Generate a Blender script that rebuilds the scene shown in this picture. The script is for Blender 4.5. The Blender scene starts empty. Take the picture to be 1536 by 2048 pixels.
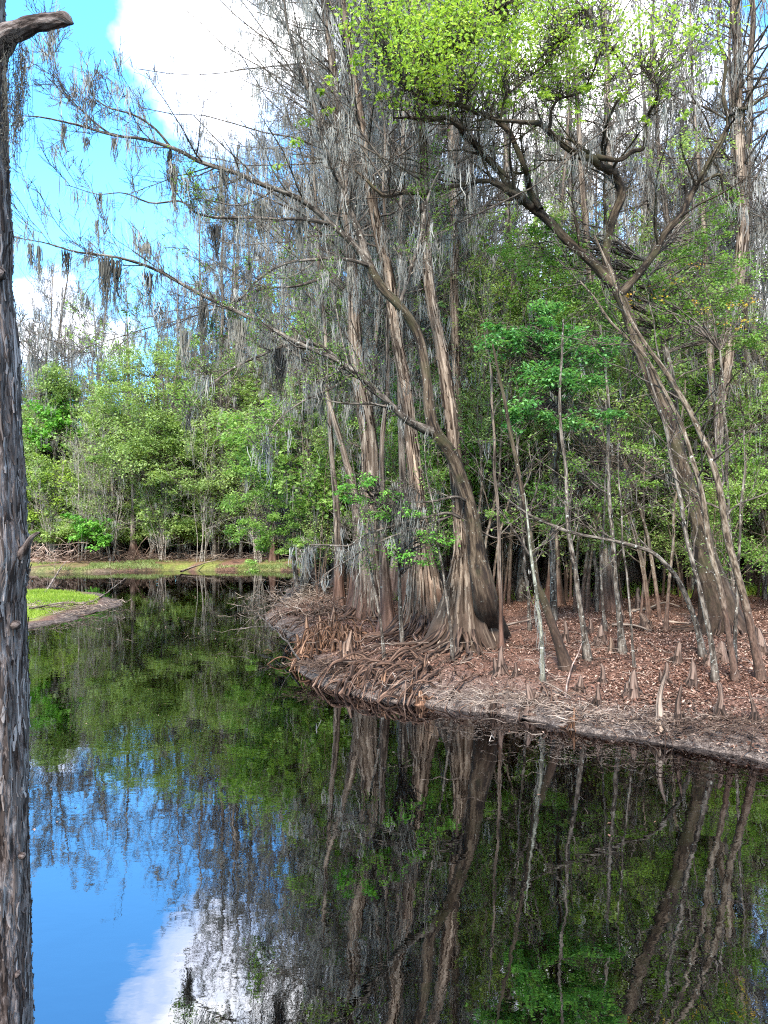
import bpy, math
import numpy as np
R = np.random.default_rng(11)
PI = math.pi
F, CAMH = 1550.0, 3.0          # focal length in photo pixels, camera height over the water
sc = bpy.context.scene
COL = sc.collection

def W(px, py, Y):               # photo pixel at a chosen real distance -> world point
    return np.array([(px-768)/F*Y, Y, CAMH+(1050-py)/F*Y])

# ------------------------------------------------------------------ noise
def _h(i, j, k):
    n = (i*374761393 + j*668265263 + k*2147483647 + 144665) & 0xffffffff
    n = ((n ^ (n >> 13))*1274126177) & 0xffffffff
    n = ((n ^ (n >> 16))*2246822519) & 0xffffffff
    return (n & 0xffff)/65535.0
def vn(p):
    p = np.asarray(p, float); i = np.floor(p).astype(np.int64); f = p-i; f = f*f*(3-2*f)
    x, y, z = i[..., 0], i[..., 1], i[..., 2]; fx, fy, fz = f[..., 0], f[..., 1], f[..., 2]
    r = 0
    for a in (0, 1):
        for b in (0, 1):
            for c in (0, 1):
                w = (fx if a else 1-fx)*(fy if b else 1-fy)*(fz if c else 1-fz)
                r = r+w*_h(x+a, y+b, z+c)
    return r
def fbm(p, o=3):
    p = np.asarray(p, float); s = 0; a = .5
    for k in range(o):
        s = s+a*vn(p*2**k+17.3*k); a *= .5
    return s/(1-.5**o)

# ------------------------------------------------------------------ terrain
RIGHT = [(400, 5), (40, 5), (14, 6.6), (8, 8.1), (4.85, 9.75), (3.97, 10.45), (2.83, 11.3), (1.83, 12.1), (.69, 13.0), (-.43, 13.7), (-1.1, 14.6),
         (-1.75, 16.4), (-2.05, 19), (-2.9, 22), (-3.75, 24.8), (-4.1, 30), (-4.4, 36), (-3.6, 41), (-1, 44.2), (1.2, 45.8), (.4, 47.6), (-3.5, 49.6),
         (-8, 50.8), (-13, 50.2), (-17, 49.6), (-20.5, 48), (-24, 49), (-32, 51), (-60, 55), (-400, 70), (-400, 700), (400, 700)]
LEFT = [(-400, 40), (-60, 38), (-30, 37), (-18, 35.6), (-14.5, 34.6), (-12.3, 33.4), (-10.4, 30.6), (-9.9, 29), (-10.0, 26.2), (-9.9, 24), (-10.4, 21.6), (-13, 18), (-20, 12), (-40, 8.5), (-400, 6)]
NEAR = [(-400, 3), (-30, 5.5), (-6, 5.0), (-2.6, 4.4), (-1.5, 3.7), (0, 2.9), (5, 2.9), (40, 3.0), (400, 3), (400, -300), (-400, -300)]
def sdf(x, y, poly):
    P = np.array(poly, float); Q = np.roll(P, -1, 0)
    d = np.full(x.shape, 1e9); ins = np.zeros(x.shape, bool)
    for (ax, ay), (bx, by) in zip(P, Q):
        ex, ey = bx-ax, by-ay
        t = np.clip(((x-ax)*ex+(y-ay)*ey)/(ex*ex+ey*ey), 0, 1)
        d = np.minimum(d, np.hypot(x-ax-t*ex, y-ay-t*ey))
        c = ((ay > y) != (by > y))
        if abs(ey) > 1e-9:
            ins ^= c & (x < ax+(y-ay)/ey*ex)
    return np.where(ins, d, -d)
def ground(x, y, parts=False):
    x = np.asarray(x, float); y = np.asarray(y, float)
    q = np.stack([x*.9, y*.9, x*0], -1)
    jig = (vn(q)-.5)*.35+(vn(q*3.1)-.5)*.16
    dr = sdf(x, y, RIGHT)+jig; dl = sdf(x, y, LEFT)+jig*1.6; dn = sdf(x, y, NEAR)
    bump = (fbm(np.stack([x*.5, y*.5, x*0+4], -1))-.5)*.3+(vn(np.stack([x*2.3, y*2.3, x*0+9], -1))-.5)*.1
    def prof(d, a, h, l):
        up = a*np.clip(d/.45, 0, 1)**.8+h*(1-np.exp(-np.maximum(d, 0)/l))+bump*np.clip(d/1.2, 0, 1)
        dn_ = -1.5*(1-np.exp(np.minimum(d, 0)/1.3))
        return np.where(d > 0, up, dn_)
    z = np.maximum(np.maximum(prof(dr, .15, .62, 4.0), prof(dl, .06, .22, 3.0)), prof(dn, .1, 1.3, 2.0))
    return (z, dr, dl) if parts else z
def gpt(px, py):                # where the sight line of a photo pixel meets the ground
    Y = 12.0
    for _ in range(30):
        X = (px-768)/F*Y
        Y = .5*Y+.5*(CAMH-float(ground(X, Y)))*F/max(py-1050, 30)
    return np.array([(px-768)/F*Y, Y, float(ground((px-768)/F*Y, Y))])

# ------------------------------------------------------------------ mesh building
class MB:
    def __init__(s): s.v = []; s.q = []; s.bk = []; s.rn = []; s.n = 0
    def add(s, v, q, bk=None, rn=None):
        v = np.asarray(v, np.float32).reshape(-1, 3)
        s.v.append(v); s.q.append(np.asarray(q, np.int64).reshape(-1, 4)+s.n)
        s.bk.append(np.asarray(bk if bk is not None else v, np.float32).reshape(-1, 3))
        s.rn.append(np.asarray(rn if rn is not None else np.zeros(len(v)), np.float32).reshape(-1)); s.n += len(v)
    def tube(s, pts, rad, k=12, mod=None, rn=0.0, cap=True):
        pts = np.asarray(pts, float); rad = np.asarray(rad, float); n = len(pts)
        T = np.gradient(pts, axis=0); T /= np.linalg.norm(T, axis=1)[:, None]+1e-9
        U = np.zeros_like(T); u = np.cross(T[0], [0, 1, .01] if abs(T[0][1]) < .9 else [1, 0, 0]); u /= np.linalg.norm(u)
        for i in range(n):
            u = u-T[i]*np.dot(u, T[i]); u /= np.linalg.norm(u)+1e-9; U[i] = u
        V = np.cross(T, U)
        th = np.arange(k)*2*PI/k
        L = np.concatenate([[0], np.cumsum(np.linalg.norm(np.diff(pts, axis=0), axis=1))])
        rr = rad[:, None]*np.ones(k)
        if mod is not None: rr = rr*mod(th[None, :], L[:, None], pts)
        v = pts[:, None]+rr[..., None]*(np.cos(th)[None, :, None]*U[:, None]+np.sin(th)[None, :, None]*V[:, None])
        r0 = max(float(rad.mean()), .004)
        bk = np.stack([np.cos(th)[None]*r0+0*rr, np.sin(th)[None]*r0+0*rr, L[:, None]+0*rr], -1)
        i = np.arange(n-1)[:, None]*k; a = np.arange(k)[None]; b = (a+1) % k
        q = np.stack([i+a, i+b, i+k+b, i+k+a], -1).reshape(-1, 4)
        s.add(v, q, bk, np.full(n*k, rn)); return v
    def tubes(s, P, Rr, k=3):    # many equal polylines at once
        if len(P) == 0: return
        N, n, _ = P.shape
        T = np.gradient(P, axis=1); T /= np.linalg.norm(T, axis=2)[..., None]+1e-9
        ref = np.cross(T.mean(1), R.normal(size=(N, 3))); ref /= np.linalg.norm(ref, axis=1)[:, None]+1e-9
        U = ref[:, None]-T*np.sum(ref[:, None]*T, -1)[..., None]; U /= np.linalg.norm(U, axis=2)[..., None]+1e-9
        V = np.cross(T, U); th = np.arange(k)*2*PI/k
        v = P[:, :, None]+Rr[..., None, None]*(np.cos(th)[:, None]*U[:, :, None]+np.sin(th)[:, None]*V[:, :, None])
        L = np.concatenate([np.zeros((N, 1)), np.cumsum(np.linalg.norm(np.diff(P, axis=1), axis=2), 1)], 1)
        o = R.random((N, 1))*9
        bk = np.stack([np.cos(th)*Rr[..., None], np.sin(th)*Rr[..., None], (L+o)[..., None]+0*th], -1)
        i = (np.arange(N)[:, None, None]*n+np.arange(n-1)[None, :, None])*k; a = np.arange(k)[None, None]; b = (a+1) % k
        q = np.stack([i+a, i+b, i+k+b, i+k+a], -1)
        s.add(v, q, bk, np.repeat(R.random(N), n*k))
    def strips(s, G, P, n, ln, wd, lift, rows=(0, 1), cols=(0, 1)):
        """n loose peeling bark strips lying along a tube's surface grid G (rings, sides, 3) round the centre line P"""
        m, k, _ = G.shape; L = np.concatenate([[0], np.cumsum(np.linalg.norm(np.diff(P, axis=0), axis=1))]); sg = 6; t = np.linspace(0, 1, sg)
        l = R.uniform(*ln, n); l0 = R.uniform(L[-1]*rows[0], L[-1]*rows[1], n); c0 = R.uniform(k*cols[0], k*cols[1], n); w = R.uniform(*wd, n)
        lr = np.clip(l0[:, None]+l[:, None]*t, 0, L[-1]*.999); r = np.interp(lr, L, np.arange(m)); i = np.minimum(r.astype(int), m-2); fr = (r-i)[..., None]
        c = c0[:, None]+R.normal(0, .12, (n, sg)).cumsum(1)*(k/60.); j = np.floor(c).astype(int); fc = (c-j)[..., None]; j0 = j % k; j1 = (j+1) % k
        pos = (G[i, j0]*(1-fr)+G[i+1, j0]*fr)*(1-fc)+(G[i, j1]*(1-fr)+G[i+1, j1]*fr)*fc; ctr = P[i]*(1-fr)+P[i+1]*fr
        out = pos-ctr; out /= np.linalg.norm(out, axis=2)[..., None]+1e-9; side = (G[i, j1]-G[i, j0]); side /= np.linalg.norm(side, axis=2)[..., None]+1e-9
        hgt = lift*(.35+R.uniform(0, 2.2, (n, 1))*np.abs(2*t-1)**3)[..., None]; ww = (w[:, None]*np.interp(t, [0, .15, .8, 1], [.35, 1, .9, .2])*R.uniform(.75, 1.2, (n, sg)))[..., None]
        v = np.stack([pos+out*hgt*.6-side*ww*.5, pos+out*hgt*1.3, pos+out*hgt*.6+side*ww*.5], 2).reshape(n, sg*3, 3)
        a = np.arange(n)[:, None, None]*sg*3+np.arange(sg-1)[None, :, None]*3+np.arange(2)[None, None]
        s.add(v, np.stack([a, a+1, a+4, a+3], -1), None, np.repeat(np.clip(R.normal(.45, .26, n), 0, 1), sg*3))
    def leaves(s, C, size, flat=.6, asp=.55, droop=.25, rn=None):
        N = len(C)
        if N == 0: return
        size = np.broadcast_to(size, (N,))*R.uniform(.6, 1.25, N)
        az = R.uniform(0, 2*PI, N); D = np.stack([np.cos(az), np.sin(az), R.normal(-droop, .45, N)], -1); D /= np.linalg.norm(D, axis=1)[:, None]
        up = np.array([0, 0, 1.])*flat+R.normal(size=(N, 3))*(1-flat)*.9
        S = np.cross(D, up); S /= np.linalg.norm(S, axis=1)[:, None]+1e-9
        Nn = np.cross(S, D)
        a = C; c = C+D*size[:, None]; m = C+D*(size*.45)[:, None]+Nn*(size*.08)[:, None]
        w = (size*asp*.5)[:, None]
        v = np.stack([a, m+S*w, c, m-S*w], 1)
        rnv = (R.random(N) if rn is None else np.clip(rn+R.normal(0, .12, N), 0, 1))
        s.add(v, np.arange(4*N).reshape(N, 4), None, np.repeat(rnv, 4))
    def moss(s, A, Ln, strands=10, w=.018, spread=.08, segs=4, wave=.05):
        M = len(A)
        if M == 0: return
        N = M*strands; A0 = np.repeat(A, strands, 0); L = np.repeat(np.broadcast_to(Ln, (M,)), strands)*R.uniform(.25, 1.0, N)
        P0 = A0+R.normal(size=(N, 3))*spread*np.array([1, 1, .35])
        t = np.linspace(0, 1, segs+1)
        ph = R.uniform(0, 6.28, (N, 2)); fr = R.uniform(3, 8, (N, 2))
        pull = (A0-P0)[:, None]*(t**1.3*.55)[None, :, None]*np.array([1, 1, 0])
        P = P0[:, None]+pull-np.array([0, 0, 1.])*(L[:, None]*t)[..., None]
        P[..., 0] += wave*np.sin(ph[:, :1]+fr[:, :1]*t*L[:, None]*2)*t; P[..., 1] += wave*np.sin(ph[:, 1:]+fr[:, 1:]*t*L[:, None]*2)*t
        az = R.uniform(0, PI, N); S = np.stack([np.cos(az), np.sin(az), 0*az], -1)
        wp = np.interp(t, [0, .12, .5, .85, 1], [.4, 1, .85, .5, .12])*w
        wv = wp[None, :]*R.uniform(.5, 1.4, (N, 1))
        v = np.stack([P-S[:, None]*wv[..., None]*.5, P+S[:, None]*wv[..., None]*.5], 2)
        i = np.arange(N)[:, None]*(segs+1)*2+np.arange(segs)[None]*2
        q = np.stack([i, i+1, i+3, i+2], -1)
        s.add(v, q, None, np.repeat(R.random(M), strands*(segs+1)*2))
    def build(s, name, mat, parent=None, origin=(0, 0, 0), smooth=True, kind=None):
        if s.n == 0: return None
        v = np.concatenate(s.v)-np.asarray(origin, np.float32); q = np.concatenate(s.q).astype(np.int32)
        me = bpy.data.meshes.new(name)
        me.vertices.add(len(v)); me.vertices.foreach_set('co', v.astype(np.float32).ravel())
        me.loops.add(q.size); me.loops.foreach_set('vertex_index', q.ravel())
        me.polygons.add(len(q)); me.polygons.foreach_set('loop_start', np.arange(0, q.size, 4, dtype=np.int32))
        me.polygons.foreach_set('use_smooth', np.full(len(q), smooth))
        a = me.attributes.new('bk', 'FLOAT_VECTOR', 'POINT'); a.data.foreach_set('vector', np.concatenate(s.bk).ravel())
        a = me.attributes.new('rn', 'FLOAT', 'POINT'); a.data.foreach_set('value', np.concatenate(s.rn))
        me.update(calc_edges=True); me.materials.append(mat)
        o = bpy.data.objects.new(name, me); COL.objects.link(o)
        if parent: o.parent = parent
        if kind: o['kind'] = kind
        return o

def tag(o, label, cat, group=None):
    o['label'] = label; o['category'] = cat
    if group: o['group'] = group
    return o
def empty(name, loc, label, cat, group=None, rz=0, s=1):
    o = bpy.data.objects.new(name, None); o.empty_display_size = .3; COL.objects.link(o)
    o.location = loc; o.rotation_euler = (0, 0, rz); o.scale = (s, s, s)
    return tag(o, label, cat, group)
def put(mb, name, mat, label, cat, loc, group=None, smooth=True):   # a thing that is one mesh
    o = mb.build(name, mat, None, loc, smooth); o.location = loc
    return tag(o, label, cat, group)
def dup(root, loc, rz, s, label, group):
    r = root.copy(); COL.objects.link(r); r.location = loc; r.rotation_euler = (R.normal(0, .035), R.normal(0, .035), rz); r.scale = (s, s, s*R.uniform(.92, 1.08))
    r['label'] = label; r['group'] = group
    for ch in root.children:
        c = ch.copy(); COL.objects.link(c); c.parent = r
    return r

# ------------------------------------------------------------------ curves
def spline(C, n):
    C = np.asarray(C, float); m = len(C)
    if m < 3:
        t = np.linspace(0, 1, n)[:, None]; return C[0]*(1-t)+C[-1]*t
    E = np.vstack([2*C[0]-C[1], C, 2*C[-1]-C[-2]])
    seg = np.linalg.norm(np.diff(C[:, :3], axis=0), axis=1); cum = np.concatenate([[0], np.cumsum(seg)])
    s = np.linspace(0, cum[-1], n); i = np.clip(np.searchsorted(cum, s, 'right')-1, 0, m-2)
    t = ((s-cum[i])/(seg[i]+1e-9))[:, None]
    a, b, c, d = E[i], E[i+1], E[i+2], E[i+3]
    return .5*(2*b+(c-a)*t+(2*a-5*b+4*c-d)*t**2+(3*b-a-3*c+d)*t**3)
def pix(ctrl, n):               # [(px,py,distance,radius in photo px)] -> points, radii
    C = np.array([np.append(W(p[0], p[1], p[2]), p[3]/F*p[2]) for p in ctrl])
    S = spline(C, n); return S[:, :3], np.maximum(S[:, 3], .004)
def wob(P, amp, sc_=1.0):       # irregular crooks
    j = np.stack([vn(P*sc_+k*31.7)-.5 for k in range(3)], -1)*amp*2
    t = np.linspace(0, 1, len(P)); return P+j*np.minimum(1, np.minimum(t*4, 1))[:, None]
def grow(P, Rr, c, ratio, ang=(35, 65), up=.15, n=6, t0=.2, rk=.6, wig=.25, rmin=.003, lmin=0, lmax=9e9):
    """children polylines of parents P (N,m,3), Rr (N,m)"""
    N, m, _ = P.shape
    par = np.repeat(np.arange(N), c); M = len(par)
    t = R.uniform(t0, 1, M)*(m-1); i = np.minimum(t.astype(int), m-2); f = (t-i)[:, None]
    B = P[par, i]*(1-f)+P[par, i+1]*f
    T = P[par, i+1]-P[par, i]; T /= np.linalg.norm(T, axis=1)[:, None]+1e-9
    r = (Rr[par, i]*(1-f[:, 0])+Rr[par, i+1]*f[:, 0])*rk
    L = np.linalg.norm(np.diff(P, axis=1), axis=2).sum(1)[par]*ratio*R.uniform(.5, 1.2, M)*(1-.5*t/(m-1))
    L = np.clip(L, lmin, lmax)
    x = R.normal(size=(M, 3)); x -= T*np.sum(x*T, 1)[:, None]; x /= np.linalg.norm(x, axis=1)[:, None]+1e-9
    a = np.radians(R.uniform(*ang, M))[:, None]
    D = T*np.cos(a)+x*np.sin(a); D[:, 2] += up; D /= np.linalg.norm(D, axis=1)[:, None]
    out = [B]; p = B; d = D
    for k in range(n-1):
        d = d+R.normal(size=(M, 3))*wig*.5+np.array([0, 0, up*.35]); d /= np.linalg.norm(d, axis=1)[:, None]
        p = p+d*(L/(n-1))[:, None]; out.append(p)
    Q = np.stack(out, 1); rad = np.maximum(r[:, None]*np.linspace(1, .25, n)[None], rmin)
    return Q, rad
def along(P, k):                # k random points per polyline
    N, m, _ = P.shape; j = R.integers(0, m-1, (N, k)); f = R.random((N, k, 1))
    a = np.take_along_axis(P, j[..., None].repeat(3, 2), 1); b = np.take_along_axis(P, (j+1)[..., None].repeat(3, 2), 1)
    return (a*(1-f)+b*f).reshape(-1, 3)

# ------------------------------------------------------------------ materials
class NT:
    def __init__(s, name):
        s.m = bpy.data.materials.new(name); s.m.use_nodes = True; s.t = s.m.node_tree; s.t.nodes.clear()
        s.out = s.n('ShaderNodeOutputMaterial')
    def n(s, ty, **kw):
        x = s.t.nodes.new(ty)
        for k, v in kw.items(): setattr(x, k, v)
        return x
    def l(s, a, b): s.t.links.new(a, b)
    def attr(s, nm): return s.n('ShaderNodeAttribute', attribute_name=nm)
    def scale(s, src, v):
        m = s.n('ShaderNodeMapping'); m.inputs['Scale'].default_value = v; s.l(src, m.inputs['Vector']); return m.outputs[0]
    def noise(s, vec, sc_, det=4, rough=.6, dist=0):
        x = s.n('ShaderNodeTexNoise'); x.inputs['Scale'].default_value = sc_; x.inputs['Detail'].default_value = det
        x.inputs['Roughness'].default_value = rough; x.inputs['Distortion'].default_value = dist
        if vec is not None: s.l(vec, x.inputs['Vector'])
        return x.outputs['Fac']
    def ramp(s, fac, stops, interp='LINEAR'):
        r = s.n('ShaderNodeValToRGB'); e = r.color_ramp; e.interpolation = interp
        while len(e.elements) < len(stops): e.elements.new(.5)
        for el, (p, c) in zip(e.elements, stops): el.position = p; el.color = (*c, 1) if len(c) == 3 else c
        s.l(fac, r.inputs[0]); return r.outputs[0]
    def mix(s, f, a, b, mode='MIX'):
        m = s.n('ShaderNodeMix', data_type='RGBA', blend_type=mode)
        for v, i in ((f, 0), (a, 6), (b, 7)):
            if hasattr(v, 'links') or hasattr(v, 'is_linked'): s.l(v, m.inputs[i])
            else: m.inputs[i].default_value = v if i == 0 else (*v, 1)
        return m.outputs[2]
    def math(s, op, a, b=0.0, clamp=False):
        m = s.n('ShaderNodeMath', operation=op, use_clamp=clamp)
        for v, i in ((a, 0), (b, 1)):
            if hasattr(v, 'is_linked'): s.l(v, m.inputs[i])
            else: m.inputs[i].default_value = v
        return m.outputs[0]
    def bump(s, h, st, d):
        b = s.n('ShaderNodeBump'); b.inputs['Strength'].default_value = st; b.inputs['Distance'].default_value = d; s.l(h, b.inputs['Height']); return b.outputs[0]
    def bsdf(s, col, rough=.85, nrm=None, spec=.2):
        p = s.n('ShaderNodeBsdfPrincipled'); p.inputs['Roughness'].default_value = rough; p.inputs['Specular IOR Level'].default_value = spec
        if hasattr(col, 'is_linked'): s.l(col, p.inputs['Base Color'])
        else: p.inputs['Base Color'].default_value = (*col, 1)
        if nrm is not None: s.l(nrm, p.inputs['Normal'])
        s.l(p.outputs[0], s.out.inputs[0]); return p

def bark(name, cols, sc_=30, st=.07, lichen=None, lic_amt=.62, lic_sc=9, stain=None, bst=.9, bd=.02, moss=None, tight=0):
    t = NT(name); a = t.attr('bk').outputs['Vector']
    v = t.scale(a, (1, 1, st)); n1 = t.noise(v, sc_, 7, .72, .3); n2 = t.noise(t.scale(a, (1, 1, .35)), sc_*.16, 4)
    n3 = t.noise(t.scale(a, (1, 1, st*1.4)), sc_*.36, 3, .55, .5)
    f = t.math('ADD', t.math('ADD', t.math('MULTIPLY', n1, .5), t.math('MULTIPLY', n3, .5)), t.math('MULTIPLY', t.math('SUBTRACT', n2, .5), .2))
    c = t.ramp(f, [(.43, cols[0]), (.5, cols[1]), (.6, cols[2])])
    gp = t.n('ShaderNodeNewGeometry').outputs['Position']
    if moss:
        c = t.mix(t.ramp(t.noise(gp, 1.6, 5), [(.5, (0, 0, 0)), (.62, (.75, .75, .75))]), c, moss)
    if lichen:
        l = t.ramp(t.noise(a, lic_sc, 5, .7), [(lic_amt, (0, 0, 0)), (lic_amt+.04, (1, 1, 1))]); c = t.mix(l, c, lichen)
    if stain:
        sx = t.n('ShaderNodeSeparateXYZ'); t.l(gp, sx.inputs[0])
        h = t.math('ADD', sx.outputs[2], t.math('MULTIPLY', t.noise(t.scale(gp, (2.2, 2.2, .5)), 1.5, 4), 1.3))
        k = t.ramp(t.math('MULTIPLY', h, .25), [(.46, (.85, .85, .85)), (.72, (0, 0, 0))])
        c = t.mix(k, c, t.mix(.75, c, stain, 'MULTIPLY') if False else t.ramp(n1, [(.33, tuple(x*.35 for x in stain)), (.52, stain), (.68, tuple(min(1, x*1.9) for x in stain))]))
    t.bsdf(c, .9, t.bump(f, bst, bd)); return t.m
def leafmat(name, cols, trans=.4, tcol=None, spec=.25):
    t = NT(name); c = t.ramp(t.attr('rn').outputs['Fac'], [(.05, cols[0]), (.5, cols[1]), (.95, cols[2])])
    p = t.bsdf(c, .5, None, spec); tr = t.n('ShaderNodeBsdfTranslucent')
    t.l(t.mix(1.0, c, tcol or (1.25, 1.3, .6), 'MULTIPLY'), tr.inputs[0])
    m = t.n('ShaderNodeMixShader'); m.inputs[0].default_value = trans; t.l(p.outputs[0], m.inputs[1]); t.l(tr.outputs[0], m.inputs[2]); t.l(m.outputs[0], t.out.inputs[0])
    return t.m
def flat(name, cols, trans=.25):
    t = NT(name); c = t.ramp(t.attr('rn').outputs['Fac'], [(.1, cols[0]), (.5, cols[1]), (.9, cols[2])])
    d = t.n('ShaderNodeBsdfDiffuse'); t.l(c, d.inputs[0]); tr = t.n('ShaderNodeBsdfTranslucent'); t.l(c, tr.inputs[0])
    m = t.n('ShaderNodeMixShader'); m.inputs[0].default_value = trans; t.l(d.outputs[0], m.inputs[1]); t.l(tr.outputs[0], m.inputs[2]); t.l(m.outputs[0], t.out.inputs[0]); return t.m

STAIN = (.075, .037, .026)
M = dict(
 fore=bark('bark_fore', [(.017, .011, .009), (.08, .06, .054), (.215, .18, .17)], 70, .2, lichen=(.24, .23, .225), lic_amt=.66, lic_sc=14, bd=.03, tight=1),
 cyp=bark('bark_cypress', [(.018, .013, .01), (.115, .086, .067), (.29, .24, .195)], 26, .05, stain=STAIN, lichen=(.3, .3, .26), lic_amt=.64, lic_sc=6),
 cypg=bark('bark_grey_cypress', [(.025, .019, .016), (.135, .108, .09), (.3, .255, .22)], 26, .05, stain=STAIN, lichen=(.34, .35, .3), lic_amt=.64, lic_sc=6),
 pink=bark('bark_pink', [(.03, .02, .015), (.15, .105, .08), (.37, .285, .22)], 26, .05, stain=(.085, .046, .03), bst=.9, lichen=(.3, .29, .24), lic_amt=.64, lic_sc=6),
 cypd=bark('bark_dark_cypress', [(.012, .008, .006), (.08, .058, .044), (.23, .185, .15)], 26, .05, stain=(.034, .02, .014), lichen=(.27, .27, .23), lic_amt=.64, lic_sc=6),
 dark=bark('bark_dark', [(.009, .006, .005), (.038, .026, .017), (.105, .078, .055)], 30, .14, lichen=(.36, .36, .31), lic_amt=.63, lic_sc=15, moss=(.045, .04, .02), stain=(.036, .022, .016)),
 limb=bark('bark_limb', [(.018, .013, .01), (.085, .068, .055), (.22, .19, .16)], 34, .15, lichen=(.34, .34, .3), lic_amt=.6, lic_sc=18),
 twig=bark('bark_twig', [(.025, .018, .015), (.08, .063, .052), (.17, .143, .12)], 40, .3, bst=.3, bd=.004),
 sap=bark('bark_sapling', [(.03, .021, .015), (.105, .078, .055), (.22, .18, .14)], 40, .2, lichen=(.42, .42, .37), lic_amt=.63, lic_sc=13, stain=(.075, .043, .032)),
 pale=bark('bark_pale_lichen', [(.06, .055, .042), (.16, .155, .12), (.29, .29, .24)], 30, .2, lichen=(.42, .43, .38), lic_amt=.59, lic_sc=12),
 root=bark('root_wood', [(.014, .008, .006), (.1, .057, .04), (.3, .2, .145)], 34, .08, bst=.9, bd=.014),
 rootd=bark('dark_root_wood', [(.014, .009, .007), (.07, .043, .032), (.19, .135, .1)], 40, .06, bst=.9, bd=.012),
 rooto=bark('orange_root_wood', [(.016, .008, .005), (.125, .064, .038), (.33, .2, .13)], 34, .08, bst=.9, bd=.014),
 knee=bark('knee_wood', [(.014, .009, .007), (.072, .045, .034), (.18, .125, .1)], 34, .08, bst=.9, bd=.015, lichen=(.26, .25, .21), lic_amt=.66, lic_sc=10),
 dead=bark('dead_wood', [(.05, .034, .027), (.2, .148, .117), (.42, .34, .28)], 40, .06),
 deadp=bark('pink_dead_twigs', [(.12, .08, .065), (.33, .23, .19), (.55, .42, .35)], 40, .06),
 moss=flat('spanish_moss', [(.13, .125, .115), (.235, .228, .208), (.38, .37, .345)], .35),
 mossm=flat('shade_toned_moss', [(.05, .047, .043), (.105, .1, .088), (.2, .19, .165)], .25),  # darker copy of the hanging moss, backlit shade put into its colour
 flake=flat('bark_flakes', [(.022, .016, .014), (.1, .078, .07), (.27, .235, .225)], .0),
 flakec=flat('cypress_flakes', [(.02, .014, .011), (.11, .082, .063), (.28, .225, .18)], .0),
 mossd=flat('dark_moss', [(.035, .032, .03), (.075, .07, .062), (.14, .135, .115)], .2),
 lf_yel=leafmat('leaf_yellow_green', [(.15, .24, .035), (.3, .44, .07), (.46, .57, .16)], .45),
 lf_em=leafmat('leaf_emerald', [(.05, .15, .05), (.11, .28, .09), (.22, .42, .16)], .42),
 lf_mid=leafmat('leaf_mid', [(.08, .165, .03), (.18, .315, .07), (.33, .46, .14)], .45),
 lf_dk=leafmat('leaf_dark', [(.04, .105, .03), (.1, .205, .06), (.2, .33, .11)], .4),
 lf_br=leafmat('leaf_bright', [(.07, .22, .03), (.15, .37, .06), (.28, .52, .12)], .45),
 lf_ol=leafmat('leaf_olive', [(.08, .12, .04), (.17, .22, .08), (.3, .34, .15)], .4),
 lf_sage=leafmat('leaf_sage', [(.15, .23, .075), (.265, .37, .13), (.4, .5, .22)], .45),  # lightened leaf colour; across the river its paleness stands in for haze
 lf_fr=leafmat('leaf_fresh', [(.14, .22, .06), (.26, .37, .11), (.42, .52, .22)], .45),
 twigp=bark('pale_twig', [(.1, .08, .065), (.22, .19, .16), (.38, .34, .3)], 40, .3, bst=.3, bd=.004),
 lf_or=leafmat('leaf_orange', [(.4, .2, .03), (.6, .38, .05), (.65, .5, .1)], .4),
 grass=leafmat('grass_blades', [(.12, .19, .025), (.24, .34, .04), (.38, .45, .1)], .4),
 weed=leafmat('weeds', [(.09, .13, .04), (.19, .24, .08), (.33, .35, .16)], .35),
 litter=flat('leaf_litter', [(.048, .025, .018), (.172, .09, .065), (.42, .3, .24)], .1),
)
def ground_mat():
    t = NT('forest_floor'); g = t.n('ShaderNodeNewGeometry').outputs['Position']
    n1 = t.noise(g, 9, 8, .7); n2 = t.noise(g, 1.1, 4); n3 = t.noise(g, 55, 3, .6)
    lit = t.ramp(t.math('ADD', t.math('MULTIPLY', n3, .6), t.math('MULTIPLY', n1, .4)), [(.36, (.045, .024, .018)), (.5, (.15, .08, .058)), (.62, (.3, .18, .135))])
    mud = t.ramp(t.math('ADD', t.math('MULTIPLY', n3, .5), t.math('MULTIPLY', n1, .5)), [(.38, (.022, .016, .014)), (.5, (.085, .066, .058)), (.62, (.26, .21, .18))])
    gr = t.ramp(n1, [(.35, (.07, .1, .02)), (.55, (.2, .27, .045)), (.7, (.33, .37, .1))])
    bed = t.ramp(n1, [(.35, (.09, .045, .012)), (.6, (.28, .15, .045))])
    wet = t.ramp(t.noise(g, .9, 5, .6), [(.5, (0, 0, 0)), (.62, (.8, .8, .8))]); lit = t.mix(wet, lit, (.035, .023, .018)); c = t.mix(t.attr('grass').outputs['Fac'], lit, gr); c = t.mix(t.attr('mud').outputs['Fac'], c, mud)
    sx = t.n('ShaderNodeSeparateXYZ'); t.l(g, sx.inputs[0])
    c = t.mix(t.math('MULTIPLY', sx.outputs[2], -14, True), c, bed)
    c = t.mix(t.math('MULTIPLY', t.math('ADD', sx.outputs[2], .22), -2.2, True), c, (.075, .058, .026))
    t.bsdf(c, .95, t.bump(t.math('ADD', n1, n3), .8, .03), .1); return t.m
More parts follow.
